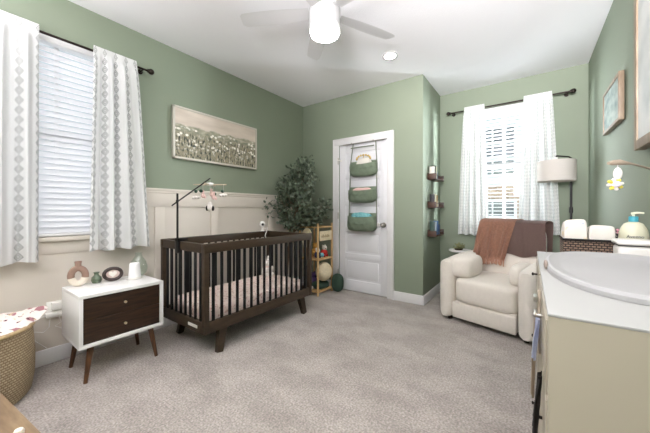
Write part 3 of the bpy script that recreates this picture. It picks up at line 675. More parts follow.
LB = [
 (1.505, [(.03, .15, 'white', (226, 222, 212), 'white book standing on the top wall ledge', 0), (.022, .165, 'black', (40, 40, 44), 'black spined book on the top wall ledge between paler ones', 0), (.03, .16, 'cream', (214, 214, 186), 'cream yellow book on the top wall ledge', 0), (.02, .10, 'slate', (138, 150, 172), 'short slate blue book at the far end of the top wall ledge', 0)]),
 (1.155, [(.02, .16, 'black', (40, 40, 44), 'black book at the near end of the middle wall ledge', 4), (.03, .165, 'cream', (222, 214, 190), 'cream book leaning on the middle wall ledge', 8), (.016, .15, 'tan', (186, 160, 110), 'thin tan book leaning on the middle wall ledge', 12), (.02, .08, 'white', (220, 214, 200), 'low white book at the far end of the middle wall ledge', 0)]),
 (.80, [(.016, .175, 'green', (52, 78, 70), 'dark green book leaning at the near end of the bottom wall ledge', 8), (.03, .17, 'paleblue', (206, 222, 230), 'pale blue book leaning on the bottom wall ledge', 10), (.03, .18, 'blue', (64, 108, 156), 'bright blue book leaning on the bottom wall ledge', 14), (.04, .13, 'navy', (52, 84, 136), 'wide navy blue book at the far end of the bottom wall ledge', 4)])]
nm = ['top', 'middle', 'bottom']
for i, (z, bk) in enumerate(LB):
    ya, yb = 3.60, 3.98; xw = XA
    o = thing('wall_ledge', f'dark rustic wood book ledge, {nm[i]} one of three beside the far window', 'wall shelf', (xw, ya, z))
    part('board', MB().box(xw, xw+.105, ya, yb, z, z+.014, .002).box(xw, xw+.012, ya, yb, z, z+.085, .002), M['shelfwood'], o)
    part('end_panel', MB().box(xw, xw+.105, ya, ya+.014, z, z+.075, .002), M['shelfwood'], o)
    part('end_panel', MB().box(xw, xw+.105, yb-.014, yb, z, z+.075, .002), M['shelfwood'], o)
    part('front_rail', MB().cyl((xw+.098, ya+.01, z+.055), (xw+.098, yb-.01, z+.055), .004, n=8), M['black'], o)
    y = ya+.04
    for (th, ht, ck, cc, lab, lean) in bk:
        y += ht*math.sin(math.radians(lean))*.35
        book(xw+.014, y, th, ht, .056, z+.0145+(th*math.sin(math.radians(lean)) if lean < 0 else 0), bmat(ck, cc), lab, -lean*.8)
        y += th+.026+ht*math.sin(math.radians(lean))*.35

# ------------------------------------------------------------------ nightstand
ns = thing('nightstand', 'white nightstand with two walnut drawers on splayed wooden legs', 'nightstand', (-2.52, .81, 0))
nx0, nx1, ny0, ny1, nz0, nz1 = -2.715, -2.32, .555, 1.068, .235, .58
t = .022
part('cabinet', MB().box(nx0, nx1, ny0, ny1, nz1-t, nz1, .0015).box(nx0, nx1, ny0, ny1, nz0, nz0+t, .0015).box(nx0, nx1, ny0, ny0+t, nz0+t-.002, nz1-t+.002, .001).box(nx0, nx1, ny1-t, ny1, nz0+t-.002, nz1-t+.002, .001).box(nx0+.004, nx0+.014, ny0+.01, ny1-.01, nz0+.01, nz1-.01, 0), M['lacq'], ns)
zm = (nz0+nz1)/2
for za, zb in ((nz0+t+.002, zm-.001), (zm+.001, nz1-t-.002)):
    d = part('drawer', MB().box(nx1-.035, nx1-.012, ny0+t+.002, ny1-t-.002, za, zb, .0015).box(nx0+.03, nx1-.03, ny0+.04, ny1-.04, za+.01, zb-.03, 0), M['walnut'], ns)
    ym = (ny0+ny1)/2; zc = (za+zb)/2
    part('knob', MB().cyl((nx1-.014, ym, zc), (nx1-.002, ym, zc), .004, n=10).cyl((nx1-.004, ym, zc), (nx1+.008, ym, zc), .0085, n=16), M['brass'], d)
for sx_, sy_ in ((1, -1), (1, 1), (-1, -1), (-1, 1)):
    x = nx1-.05 if sx_ > 0 else nx0+.06; y = ny0+.075 if sy_ < 0 else ny1-.075
    part('leg', MB().cyl((x, y, nz0+.001), (x+sx_*.022, y+sy_*.035, .002), .019, .012, n=16), M['walnutleg'], ns)
part('stretcher', MB().box(nx0+.05, nx1-.04, ny0+.06, ny0+.085, nz0-.022, nz0, .003).box(nx0+.05, nx1-.04, ny1-.085, ny1-.06, nz0-.022, nz0, .003), M['walnutleg'], ns)
# donut vase
zt = nz1+.001
vx, vy = -2.64, .628
v = thing('donut_vase', 'ring shaped clay vase, terracotta above and white below', 'vase', (vx, vy, zt))
R0, r0, zc = .042, .021, zt+.0755
dirv = Vector((.35, .94, 0)).normalized()
def ringpts(a0, a1, n): return [Vector((vx, vy, zc))+dirv*math.cos(a)*R0*.95+Vector((0, 0, math.sin(a)*.0545)) for a in [a0+(a1-a0)*i/n for i in range(n+1)]]
cut = math.radians(-14)
part('upper_ring', MB().tube(ringpts(cut, PI-cut, 28), .021, 14), M['terra'], v)
part('lower_ring', MB().tube(ringpts(PI-cut, 2*PI+cut, 22), .0212, 14), M['clay'], v)
part('neck', MB().lathe([(.0001, zc+.058), (.019, zc+.058), (.018, zc+.085), (.0215, zc+.104), (.016, zc+.104), (.014, zc+.07)], (vx, vy, 0), 24), M['terra'], v)
single('bud_vase', MB().lathe([(.0001, zt), (.026, zt), (.034, zt+.02), (.03, zt+.042), (.015, zt+.056), (.013, zt+.066), (.021, zt+.078), (.018, zt+.078), (.011, zt+.066), (.001, zt+.06)], (-2.665, .742, 0), 28), M['sagegl'],
       'small dark green glazed bud vase beside the ring vase', 'vase', (-2.665, .742, zt))
pf_ = thing('oval_photo_frame', 'dark oval photo frame holding a pale heart print', 'photo frame', (-2.63, .835, zt), math.radians(-14))
Rt = Matrix.Translation((0, 0, .053)) @ RY(-10)
def oval(a, b, n=40): return [(a*math.cos(2*PI*i/n), b*math.sin(2*PI*i/n)) for i in range(n)]
def tr(mb, m): bmesh.ops.transform(mb.bm, matrix=m, verts=mb.bm.verts); return mb
part('frame', tr(MB().tube([(0, y, z) for y, z in oval(.055, .043)], .0125, 10, True), Rt), mat('dark_brown_frame', srgb(52, 38, 34), .45), pf_, local=True)
part('backing', tr(MB().prism(oval(.052, .04), 'x', -.006, 0), Rt), mat('dusty_pink_card', srgb(196, 176, 168), .8), pf_, local=True)
hp = []
for i in range(40):
    a = 2*PI*i/40; hp.append((.00165*16*math.sin(a)**3*1.0, .0017*(13*math.cos(a)-5*math.cos(2*a)-2*math.cos(3*a)-math.cos(4*a))))
part('heart_print', tr(MB().prism(hp, 'x', .0005, .002), Rt), M['cloth'], pf_, local=True)
part('easel_stand', MB().beam((-.012, 0, .07), (-.05, 0, .002), .02, .003, up=(0, 1, 0)), M['dark'], pf_, local=True)
sm = thing('sound_machine', 'white tapered sound machine on a round base', 'sound machine', (-2.585, .968, zt))
part('base', MB().lathe([(.0001, zt), (.052, zt), (.054, zt+.006), (.05, zt+.012), (.0001, zt+.013)], (-2.585, .968, 0), 36), M['plastic'], sm)
part('body', MB().lathe([(.0001, zt+.0125), (.043, zt+.0125), (.040, zt+.06), (.036, zt+.115), (.031, zt+.124), (.0001, zt+.127)], (-2.585, .968, 0), 36), mat('white_ribbed_plastic', srgb(234, 234, 234), .4, bump=.3, bscale=80), sm)
single('glass_vase', MB().lathe([(.0001, zt), (.05, zt), (.082, zt+.03), (.09, zt+.075), (.072, zt+.12), (.036, zt+.16), (.03, zt+.18), (.038, zt+.19), (.034, zt+.19), (.026, zt+.18), (.032, zt+.16), (.068, zt+.12), (.085, zt+.075), (.078, zt+.032), (.048, zt+.005), (.0001, zt+.005)], (-2.672, 1.03, 0), 40, sx=.74, sy=.74), M['glassg'],
       'round pale green glass vase behind the white sound machine', 'vase', (-2.672, 1.03, zt))

# outlet and chargers on the left wall
xo = XL+.012
ou = thing('wall_outlet', 'white wall outlet plate low on the cream wall', 'outlet', (XL, .545, .40))
part('plate', MB().box(xo, xo+.005, .50, .60, .33, .455, .002), M['plastic'], ou)
ch = thing('phone_charger', 'white plug charger in the upper socket of the outlet', 'charger', (xo, .55, .425))
part('plug', MB().box(xo+.006, xo+.04, .525, .58, .395, .448, .004), M['plastic'], ch)
ch2 = thing('power_adapter', 'white flat power adapter in the lower socket of the outlet', 'charger', (xo, .53, .36))
part('plug', MB().box(xo+.006, xo+.045, .49, .585, .35, .38, .004), M['plastic'], ch2)
part('cord', MB().tube([(xo+.03, .49, .365), (xo+.03, .44, .35), (xo+.03, .41, .31), (xo+.03, .43, .27), (xo+.03, .48, .25), (xo+.03, .51, .28), (xo+.03, .515, .34)], .0028), M['plastic'], ch2)
part('cord', MB().tube([(xo+.03, .41, .31), (xo+.02, .44, .2), (xo+.02, .50, .125)], .003), M['plastic'], ch2)
part('cord', MB().tube([(xo+.04, .56, .35), (xo+.04, .575, .30), (xo+.04, .54, .28), (xo+.04, .58, .25), (xo+.035, .66, .26)], .0028), M['plastic'], ch2)

# ------------------------------------------------------------------ laundry basket with floral blanket
lb = thing('laundry_basket', 'tall woven seagrass basket at the left edge under the window', 'basket', (-2.595, .13, 0))
zb = .42
prof = [(.0001, .003), (.235, .003), (.255, .03), (.268, .12), (.27, .25), (.262, .36), (.258, zb), (.245, zb), (.25, .3), (.25, .05), (.0001, .03)]
part('body', MB().lathe(prof, (-2.595, .13, 0), 48, uvs=1.7), M['seagrass'], lb)
part('rim', MB().tube([(-2.595+.257*math.cos(2*PI*i/40), .13+.257*math.sin(2*PI*i/40), zb+.004) for i in range(40)], .014, 10, True), M['basketrim'], lb)
def lf(u, v):
    a = 2*PI*u; da = (a-math.radians(100)+PI) % (2*PI)-PI
    rr = .262+.08*math.exp(-(da/.34)**2)
    r = rr*v; x = -2.595+r*math.cos(a); y = .13+r*math.sin(a); x = max(x, XL+.03)
    z = zb+.02+.045*(1-v*v)+.016*mnoise.noise((x*9, y*9, 0))+.014*mnoise.noise((x*22, y*22, 3))
    if r > .21: z += .004+.04*math.exp(-(da/.3)**2)*min(1, (r-.21)/.1)
    if r > .245: z -= .5*(r-.245)*(1-math.exp(-(da/.4)**2))
    return (x, y, z)
m = MB().grid(lf, 60, 16, .013); bmesh.ops.remove_doubles(m.bm, verts=m.bm.verts, dist=.0004)
single('floral_blanket', m, M['floral'], 'white blanket with maroon flowers heaped in the woven basket', 'blanket', (-2.595, .13, zb), ang=80)

# light oak bassinet at the bottom-left corner
bs = thing('wooden_bassinet', 'light oak framed baby bassinet with white padding, bottom left corner', 'bassinet', (-1.5, .182, 0))
bx0, bx1, by0, by1, bz = -2.27, -1.2, -.30, .192, .40
def racetrack(cx_, cy_, a, b, n=40, e=2.6): 
    return [(cx_+a*math.copysign(abs(math.cos(2*PI*i/n))**(2/e), math.cos(2*PI*i/n)), cy_+b*math.copysign(abs(math.sin(2*PI*i/n))**(2/e), math.sin(2*PI*i/n))) for i in range(n)]
cxb, cyb = (bx0+bx1)/2, (by0+by1)/2
def rim_top():
    mb = MB(); inn = racetrack(cxb-.02, cyb, .36, .215, 48, 2.3); outr = []
    for (x, y) in inn:
        dx, dy = x-cxb, y-cyb; s_ = min((bx1-cxb)/max(abs(dx), 1e-6), (by1-cyb)/max(abs(dy), 1e-6)); outr.append((cxb+dx*s_, cyb+dy*s_))
    n = len(inn); A = [[mb.bm.verts.new((x, y, z)) for x, y in L_] for L_, z in ((inn, bz), (outr, bz), (outr, bz-.03), (inn, bz-.03))]
    for j in range(4):
        P1, P2 = A[j], A[(j+1) % 4]
        for i in range(n): mb.bm.faces.new((P1[i], P1[(i+1) % n], P2[(i+1) % n], P2[i]))
    return mb
part('top_rail', rim_top(), M['oak'], bs, smooth=False)
part('side_panel', MB().box(bx0+.02, bx1-.02, by0+.01, by0+.028, .15, bz-.03, .002).box(bx0+.02, bx1-.02, by1-.028, by1-.01, .15, bz-.03, .002).box(bx0+.01, bx0+.028, by0+.01, by1-.01, .15, bz-.03, .002).box(bx1-.028, bx1-.01, by0+.01, by1-.01, .15, bz-.03, .002).box(bx0+.02, bx1-.02, by0+.02, by1-.02, .15, .165, 0), M['oak'], bs)
part('padding', MB().pillow((cxb-.02, cyb, .335), (.355, .21, .085), 2.6, 12), mat('white_quilt', srgb(232, 236, 240), .9, bump=.2, bscale=20), bs)
for x in (bx0+.04, bx1-.04):
    for y in (by0+.04, by1-.04): part('leg', MB().cyl((x, y, .16), (x, y, .002), .02, .014), M['oak'], bs)
part('peg', MB().lathe([(.0001, bz), (.012, bz), (.014, bz+.018), (.01, bz+.026), (.0001, bz+.028)], (-1.335, .150, 0), 20), M['clay'], bs)

bs.rotation_euler.z = math.radians(6.4)

# ------------------------------------------------------------------ crib
cr = thing('crib', 'dark espresso wooden crib with black slats on all sides', 'crib', (-2.31, 1.83, 0))
cx0, cx1, cy0, cy1, cz0, cz1 = -2.66, -1.97, 1.2, 2.49, .19, .87
pw, rh, br_ = .042, .068, .085
for x in (cx0, cx1-pw):
    for y in (cy0, cy1-pw): part('post', MB().box(x, x+pw, y, y+pw, cz0, cz1, .004), M['dark'], cr)
for x in (cx0, cx1-pw):
    part('top_rail', MB().box(x-.002, x+pw+.002, cy0-.002, cy1+.002, cz1-rh, cz1+.003, .006), M['dark'], cr)
    part('bottom_rail', MB().box(x+.002, x+pw-.002, cy0+pw, cy1-pw, cz0, cz0+br_, .004), M['dark'], cr)
    n = 16
    for i in range(n):
        y = cy0+pw+(cy1-cy0-2*pw)*(i+.6)/(n+.2)
        part('slat', MB().box(x+pw/2-.007, x+pw/2+.007, y-.012, y+.012, cz0+br_-.005, cz1-rh+.004, .003, seg=1), M['slat'], cr)
for y in (cy0, cy1-pw):
    part('end_rail', MB().box(cx0+pw, cx1-pw, y, y+pw, cz1-rh, cz1+.001, .004), M['dark'], cr)
    part('bottom_rail', MB().box(cx0+pw, cx1-pw, y+.002, y+pw-.002, cz0, cz0+br_, .004), M['dark'], cr)
    n = 8
    for i in range(n):
        x = cx0+pw+(cx1-cx0-2*pw)*(i+.6)/(n+.2)
        part('slat', MB().box(x-.012, x+.012, y+pw/2-.007, y+pw/2+.007, cz0+br_-.005, cz1-rh+.004, .003, seg=1), M['slat'], cr)
part('base_frame', MB().box(cx0+.03, cx1-.03, cy0+.03, cy1-.03, cz0+.0, cz0+.02, .003), M['dark'], cr)
for sx_, x in ((-1, cx0+.06), (1, cx1-.06)):
    for sy_, y in ((-1, cy0+.19), (1, cy1-.13)):
        part('leg', MB().beam((x, y, cz0+.01), (x+sx_*.02, y+sy_*.04, .001), .05, .075, .038, .05, up=(1, 0, 0)), M['dark'], cr)
part('warning_tag', MB().box(-2.20, -2.07, cy0-.001, cy0+.004, .222, .245, .0005), M['cloth'], cr, label='white paper tag')
mt = thing('crib_mattress', 'crib mattress with a pale pink floral fitted sheet', 'mattress', (-2.315, 1.845, cz0+.02))
part('fitted_sheet', MB().pillow((-2.315, 1.845, .29), (.295, .595, .078), 9, 12), M['sheet'], mt)
# plush bunny on the mattress
pb = thing('plush_bunny', 'small white plush bunny lying against the back of the crib', 'plush toy', (-2.44, 2.3, .368))
bx, by, bz2 = -2.47, 2.28, .366
part('body', MB().pillow((bx, by, bz2+.06), (.05, .055, .062), 2.4, 7).ball((bx, by, bz2+.145), .042, 14).ball((bx+.05, by-.03, bz2+.025), .026).ball((bx+.05, by+.035, bz2+.025), .026).ball((bx+.035, by-.055, bz2+.08), .018, 10, (1, 1, 2)).ball((bx+.035, by+.055, bz2+.08), .018, 10, (1, 1, 2)), M['whitep'], pb)
part('ear', MB().ball((bx, by-.022, bz2+.2), .014, 12, (.7, 1, 2.6)), M['whitep'], pb)
part('ear', MB().ball((bx, by+.022, bz2+.2), .014, 12, (.7, 1, 2.6)), M['whitep'], pb)
part('neck_ribbon', MB().tube([(bx+.036*math.cos(i*PI/8), by+.036*math.sin(i*PI/8), bz2+.112) for i in range(16)], .006, 6, True), M['pinkp'], pb)

# crib mobile
mo = thing('crib_mobile', 'black arm baby mobile with felt clouds and balls over the crib', 'mobile', (-2.335, 1.22, cz1))
mx, my = -2.335, 1.185
part('clamp', MB().box(mx-.02, mx+.02, 1.172, 1.196, .78, .90, .004).box(mx-.02, mx+.02, 1.172, 1.262, cz1+.004, .90, .003), M['black'], mo)
part('pole', MB().cyl((mx, my, .80), (mx, my, 1.265), .008, n=12), M['black'], mo)
A0 = Vector((mx, my-.045, 1.165)); A1 = Vector((mx+.01, 1.47, 1.412)); 
part('arm', MB().cyl(A0, A1, .006, n=10).ball((mx, my+.0, 1.205), .012, 12), M['black'], mo)
hub = A1+Vector((.0, .0, -.055)); e1 = Vector((.80, .60, 0)).normalized()
part('crossbar', MB().cyl(hub-e1*.145, hub+e1*.145, .005, n=8).cyl(hub+Vector((.6, -.8, 0))*.12, hub-Vector((.6, -.8, 0))*.12, .005, n=8), M['pine'], mo)
part('hub', MB().pillow(hub+Vector((0, 0, .004)), (.03, .03, .014), 3, 5), M['plastic'], mo)
part('hanging_cord', MB().cyl(A1, hub, .0012, n=5), M['plastic'], mo)
def drop(p, zb_): return MB().cyl(p, (p[0], p[1], zb_), .0009, n=4)
balls = [(-.125, 0), (-.06, .05), (.02, -.06), (.115, .01)]
e2 = Vector((.6, -.8, 0))
for (s1, s2) in balls:
    p = hub+e1*s1+e2*s2; part('felt_ball', drop(p, hub.z-.06).ball((p.x, p.y, hub.z-.06-.01*(s2 < -.05)*2), .0145, 12), M['dkgreen'], mo)
for (s1, s2, zz) in ((-.125, .0, .115), (.125, .02, .095)):
    p = hub+e1*s1+e2*s2; q = p+Vector((0, 0, -zz))
    part('felt_cloud', drop(p, q.z).ball(q, .02, 12, (1.2, .8, .8)).ball(q+e1*.022, .014, 10).ball(q-e1*.022+Vector((0, 0, -.003)), .014, 10), M['whitep'], mo)
for (s1, s2, zz) in ((-.05, .03, .10), (.0, -.03, .085), (.045, .03, .115)):
    p = hub+e1*s1+e2*s2; q = p+Vector((0, 0, -zz))
    part('felt_bunny', drop(p, q.z).ball(q, .017, 12, (1, 1, 1.2)).ball(q+Vector((0, 0, .022)), .011, 10).ball(q+Vector((0, 0, .04))+e1*.006, .005, 8, (1, 1, 2.4)).ball(q+Vector((0, 0, .04))-e1*.006, .005, 8, (1, 1, 2.4)).ball(q+e1*.018+Vector((0, 0, -.012)), .009, 8, (1, 1, 1.6)), M['pinkp'], mo)
q = hub+Vector((0, 0, -.20))
pg = part('felt_penguin', drop(hub, q.z).ball(q, .024, 14, (1, 1, 1.75)).ball(q+Vector((0, 0, .03)), .017, 12), M['whitep'], mo)
part('wing', MB().ball(q+e1*.026+Vector((0, 0, -.012)), .012, 10, (1, 1, 2)), M['slat'], pg); part('wing', MB().ball(q-e1*.026+Vector((0, 0, -.012)), .012, 10, (1, 1, 2)), M['slat'], pg)

# baby monitor
bmn = thing('baby_monitor', 'round white baby monitor camera on the crib back corner', 'baby monitor', (-2.63, 2.37, cz1))
mxx, myy, mzz = -2.632, 2.36, .955
part('body', MB().ball((mxx, myy, mzz), .038, 22, (.85, 1, 1.05)), M['plastic'], bmn)
part('lens', MB().ball((mxx+.026, myy-.018, mzz+.002), .016, 16), M['slat'], bmn)
part('stand', MB().lathe([(.0001, cz1+.004), (.026, cz1+.004), (.024, cz1+.012), (.012, cz1+.02), (.012, cz1+.06)], (mxx, myy, 0), 20), M['plastic'], bmn)
part('cord', MB().tube([(mxx+.01, myy+.02, .90), (mxx+.03, myy+.06, .915), (mxx+.045, myy+.03, .88), (mxx+.05, myy+.0, .83), (mxx+.045, myy+.01, .76)], .005), M['plastic'], bmn)

# ------------------------------------------------------------------ indoor tree
tr_ = thing('potted_tree', 'bushy dark green artificial tree in the corner behind the crib', 'plant', (-2.66, 2.86, 0))
part('pot', MB().lathe([(.0001, .002), (.10, .002), (.125, .05), (.135, .22), (.128, .23), (.12, .2), (.0001, .2)], (-2.66, 2.8, 0), 32), M['basketpot'], tr_)
part('soil', MB().lathe([(.12, .201), (.0001, .21)], (-2.66, 2.8, 0), 24), M['soil'], tr_)
trunk = [(-2.66, 2.8, .2), (-2.655, 2.83, .5), (-2.63, 2.87, .8), (-2.58, 2.9, 1.05), (-2.55, 2.93, 1.3), (-2.53, 2.95, 1.5)]
tm = MB().tube(trunk, [.022, .02, .018, .015, .011, .006], 8)
tips = []
rnd = random.Random(11)
CT = Vector((-2.49, 2.94, 1.32)); RA = Vector((.36, .40, .46))
for i in range(46):
    a = rnd.uniform(0, 2*PI); ph_ = math.acos(rnd.uniform(-.95, 1)); rr = rnd.uniform(.75, 1.05)
    p = CT+Vector((RA.x*math.cos(a)*math.sin(ph_), RA.y*math.sin(a)*math.sin(ph_), RA.z*math.cos(ph_)))*rr
    p.x = max(p.x, XL+.07); p.y = min(p.y, YB-.06)
    tz = min(1.5, max(.75, p.z-.35)); 
    j = min(4, max(1, int((tz-.2)/.27))); s0 = Vector(trunk[j])
    mid = (s0+p)/2+Vector((rnd.uniform(-.05, .05), rnd.uniform(-.05, .05), .05))
    pts = [s0, (s0+mid)/2, mid, (mid+p)/2+Vector((0, 0, .02)), p]; tm.tube(pts, [.007, .006, .005, .004, .002], 5); tips.append(pts)
part('trunk', tm, M['bark'], tr_)
lm = MB()
def leaf(p, d, L_, W_):
    d = d.normalized(); n = Vector((rnd.gauss(0, 1), rnd.gauss(0, 1), rnd.gauss(0, 1)+.6)); s = d.cross(n)
    if s.length < 1e-3: return
    s.normalize(); n = s.cross(d).normalized()
    ps = [p, p+d*L_*.3+s*W_*.8+n*.003, p+d*L_*.7+s*W_*.75+n*.003, p+d*L_, p+d*L_*.7-s*W_*.75+n*.003, p+d*L_*.3-s*W_*.8+n*.003]
    mid1 = p+d*L_*.5-n*.003
    V = [lm.bm.verts.new(q) for q in ps]; c_ = lm.bm.verts.new(mid1)
    for i in range(6): lm.bm.faces.new((V[i], V[(i+1) % 6], c_))
for pts in tips:
    for k_ in range(52):
        f_ = rnd.uniform(.38, 1.0)*4; i = min(3, int(f_)); q = pts[i].lerp(pts[i+1], f_-i)+Vector((rnd.gauss(0, .035), rnd.gauss(0, .035), rnd.gauss(0, .04)))
        dd = (pts[4]-pts[0]).normalized()*.5+Vector((rnd.gauss(0, .7), rnd.gauss(0, .7), rnd.gauss(-.1, .7)))
        q.x = max(q.x, XL+.05); q.y = min(q.y, YB-.06)
        if q.z < .9 and q.y < 2.55: continue
        leaf(q, dd, rnd.uniform(.042, .066), rnd.uniform(.016, .026))
# sparse low sprigs over the wainscot
for (sx0, sy0, sz0) in ((-2.80, 2.62, 1.20), (-2.80, 2.66, 1.05), (-2.78, 2.57, 1.10), (-2.80, 2.62, 1.22)):
    for k_ in range(5): leaf(Vector((sx0+rnd.uniform(-.03, .03), sy0+rnd.uniform(-.07, .07), sz0+rnd.uniform(-.05, .05))), Vector((rnd.gauss(0, 1), rnd.gauss(0, 1), rnd.gauss(0, 1))), .045, .018)
part('foliage', lm, M['leaf'], tr_, smooth=False)

# ------------------------------------------------------------------ bamboo toy shelf
bsf = thing('bamboo_shelf', 'bamboo toy shelf standing between the crib and the door', 'shelf unit', (-2.42, 3.13, 0))
sx0, sx1, sy0, sy1, sz1 = -2.56, -2.25, 2.97, 3.29, .95
for x in (sx0, sx1):
    for y in (sy0, sy1):
        part('post', MB().cyl((x, y, .001), (x, y, sz1), .0135, n=12), M['bamboo'], bsf)
for z in (.05, .47, .90):
    for (a, b) in (((sx0, sy0), (sx1, sy0)), ((sx1, sy0), (sx1, sy1)), ((sx1, sy1), (sx0, sy1)), ((sx0, sy1), (sx0, sy0))):
        part('rail', MB().cyl((a[0], a[1], z), (b[0], b[1], z), .010, n=10), M['bamboo'], bsf)
for z in (.05, .47):
    m = MB()
    for i in range(7):
        y = sy0+.03+(sy1-sy0-.06)*i/6; m.box(sx0, sx1, y-.012, y+.012, z+.006, z+.014, .002)
    part('shelf_board', m, M['bamboo'], bsf)
sg = part('sign_board', MB().box(sx1+.010, sx1+.020, sy0+.02, sy1-.03, .72, .85, .003), M['knit'], bsf)
w = MB()
for i, (yy, hh) in enumerate(((.055, .03), (.08, .05), (.105, .03), (.14, .045), (.165, .03), (.19, .05), (.215, .03))): w.box(sx1+.0195, sx1+.0215, sy0+yy, sy0+yy+.013, .765, .765+hh*.8, 0)
part('lettering', w, mat('tan_lettering', srgb(150, 120, 80), .7), sg)
part('round_panel', tr(MB().prism(oval(.085, .13), 'y', 0, .012), Matrix.Translation((sx0+.14, sy0-.024, .76))), M['knit'], bsf, label='oval woven panel')
def plush(name, label, c, r, mats, ears=True, cat='plush toy'):
    c = Vector(c); o = thing(name, label, cat, tuple(c)); z = c.z
    part('body', MB().pillow((c.x, c.y, z+r), (r*.85, r*.85, r), 2.3, 7).ball((c.x+r*.6, c.y-r*.55, z+r*.35), r*.35, 12).ball((c.x+r*.6, c.y+r*.55, z+r*.35), r*.35, 12).ball((c.x+r*.3, c.y-r*.85, z+r*1.1), r*.27, 10).ball((c.x+r*.3, c.y+r*.85, z+r*1.1), r*.27, 10), mats[0], o)
    h = part('head', MB().ball((c.x+.01, c.y, z+r*2.35), r*.68, 16), mats[1], o)
    if ears:
        for s_ in (-1, 1): part('ear', MB().ball((c.x, c.y+s_*r*.5, z+r*2.9), r*.26, 10), mats[1], h)
    part('muzzle', MB().ball((c.x+r*.6, c.y-.01, z+r*2.2), r*.26, 10), mats[2], h)
fz = .486
plush('plush_bear', 'orange brown plush bear on the upper bamboo shelf', (-2.41, 3.12, fz), .062, (M['orange'], M['orange'], M['knit']))
plush('plush_dog', 'white and red plush toy at the front of the upper bamboo shelf', (-2.32, 3.20, fz), .052, (M['redp'], M['whitep'], M['brownp']))
plush('plush_penguin', 'navy plush toy with white face on the upper bamboo shelf', (-2.31, 3.035, fz), .044, (M['navyp'], M['whitep'], M['orange']))
plush('plush_monkey', 'brown plush monkey at the back of the upper bamboo shelf', (-2.50, 3.22, fz), .05, (M['brownp'], M['brownp'], M['knit']))
single('plush_giraffe', MB().pillow((-2.50, 3.04, fz+.09), (.04, .04, .09), 2.5, 6).ball((-2.48, 3.02, fz+.24), .035, 12, (1.2, 1, 1)).cyl((-2.5, 3.04, fz+.15), (-2.48, 3.02, fz+.25), .02, n=10).ball((-2.48, 3.04, fz+.285), .012, 8, (1, 1, 1.8)).ball((-2.48, 3.0, fz+.285), .012, 8, (1, 1, 1.8)), M['orange'],
       'yellow orange giraffe toy behind the navy plush on the shelf', 'plush toy', (-2.5, 3.04, fz))
plush('plush_fox', 'small orange plush fox at the crib side of the upper bamboo shelf', (-2.42, 3.0, fz), .04, (M['orange'], M['orange'], M['whitep']))
single('toy_ball', MB().ball((-2.30, 3.125, fz+.032), .031, 16), M['tealc'], 'small teal toy ball at the front of the upper bamboo shelf', 'ball', (-2.30, 3.125, fz))
lz = .066
plush('plush_elephant', 'purple plush elephant on the lower bamboo shelf', (-2.505, 3.2, lz), .06, (M['purplep'], M['purplep'], M['navyp']))
single('green_blanket', MB().pillow((-2.34, 3.13, lz+.042), (.085, .12, .04), 4, 8, wob=.02), M['dkgreen'], 'dark green folded blanket under the cream ball on the shelf', 'blanket', (-2.36, 3.12, lz))
single('knit_ball', MB().ball((-2.285, 3.15, .29), .128, 32, (.8, 1, 1)), M['knit'], 'cream knitted ball pillow bulging out of the lower bamboo shelf', 'ball pillow', (-2.285, 3.15, .17))
single('doll', MB().lathe([(.0001, lz), (.03, lz), (.026, lz+.14), (.03, lz+.2), (.018, lz+.24), (.03, lz+.27), (.02, lz+.3), (.0001, lz+.305)], (-2.48, 3.02, 0), 18), mat('plaid_cloth', srgb(74, 90, 86), .9, col2=srgb(36, 44, 52), vscale=60), 'small dark plaid doll at the left of the lower bamboo shelf', 'doll', (-2.48, 3.02, lz))
single('toddler_shoe', MB().pillow((-2.40, 2.995, lz+.025), (.05, .016, .024), 3, 6).ball((-2.43, 2.995, lz+.04), .018, 10), M['whitep'], 'white toddler shoe nearest the crib on the lowest bamboo board', 'shoe', (-2.4, 2.995, lz))
single('green_cushion', MB().pillow((-2.165, 3.31, .125), (.08, .075, .123), 2.6, 9), M['dkgreen'], 'dark green round cushion on the carpet against the door', 'cushion', (-2.155, 3.325, .002))

# ------------------------------------------------------------------ armchair
AT = math.radians(-17); 
cfl = Vector((-.790, 3.135, 0)); hwid = .435
AO = cfl+Vector((math.cos(AT), math.sin(AT), 0))*hwid
ac = thing('armchair', 'cream upholstered recliner armchair by the far window', 'armchair', tuple(AO), AT)
B = M['boucle']
part('base', MB().box(-.27, .27, .035, .78, .04, .22, .02, seg=3), B, ac, local=True)
for s_ in (-1, 1):
    m = MB()
    # arm: rounded slab whose top rises to the back
    def armf(u, v, s_=s_):
        # u along depth 0..1, v around section
        y = .0+.82*u; top = .60+.055*math.sin(min(1, u*1.3)*PI/2); hw = .075; cx_ = s_*(.435-hw)
        if u < .12: k = math.sqrt(max(0, 1-((.12-u)/.12)**2)); hw *= .45+.55*k; y = .82*u
        a = 2*PI*v; e = 5
        cs, sn = math.cos(a), math.sin(a); zc_ = (top+.04)/2; hh = (top-.04)/2
        return (cx_+hw*math.copysign(abs(cs)**(2/e), cs), y, zc_+hh*math.copysign(abs(sn)**(2/(e+4)), sn))
    m.grid(armf, 30, 40); bmesh.ops.remove_doubles(m.bm, verts=m.bm.verts, dist=.0005)
    bmesh.ops.holes_fill(m.bm, edges=m.bm.edges)
    part('arm', m, B, ac, local=True, ang=60)
part('seat_cushion', MB().pillow((0, .350, .325), (.284, .345, .128), 7, 14), B, ac, local=True)
part('front_panel', MB().box(-.283, .283, .006, .05, .05, .205, .014, seg=3), B, ac, local=True)
part('backrest', MB().pillow((0.0, .72, .66), (.30, .12, .33), 5, 12, rot=RX(-7)), B, ac, local=True)
part('arm_pillow', MB().pillow((-.262, .25, .545), (.125, .215, .115), 3.6, 9, rot=RZ(6)), B, ac, local=True)
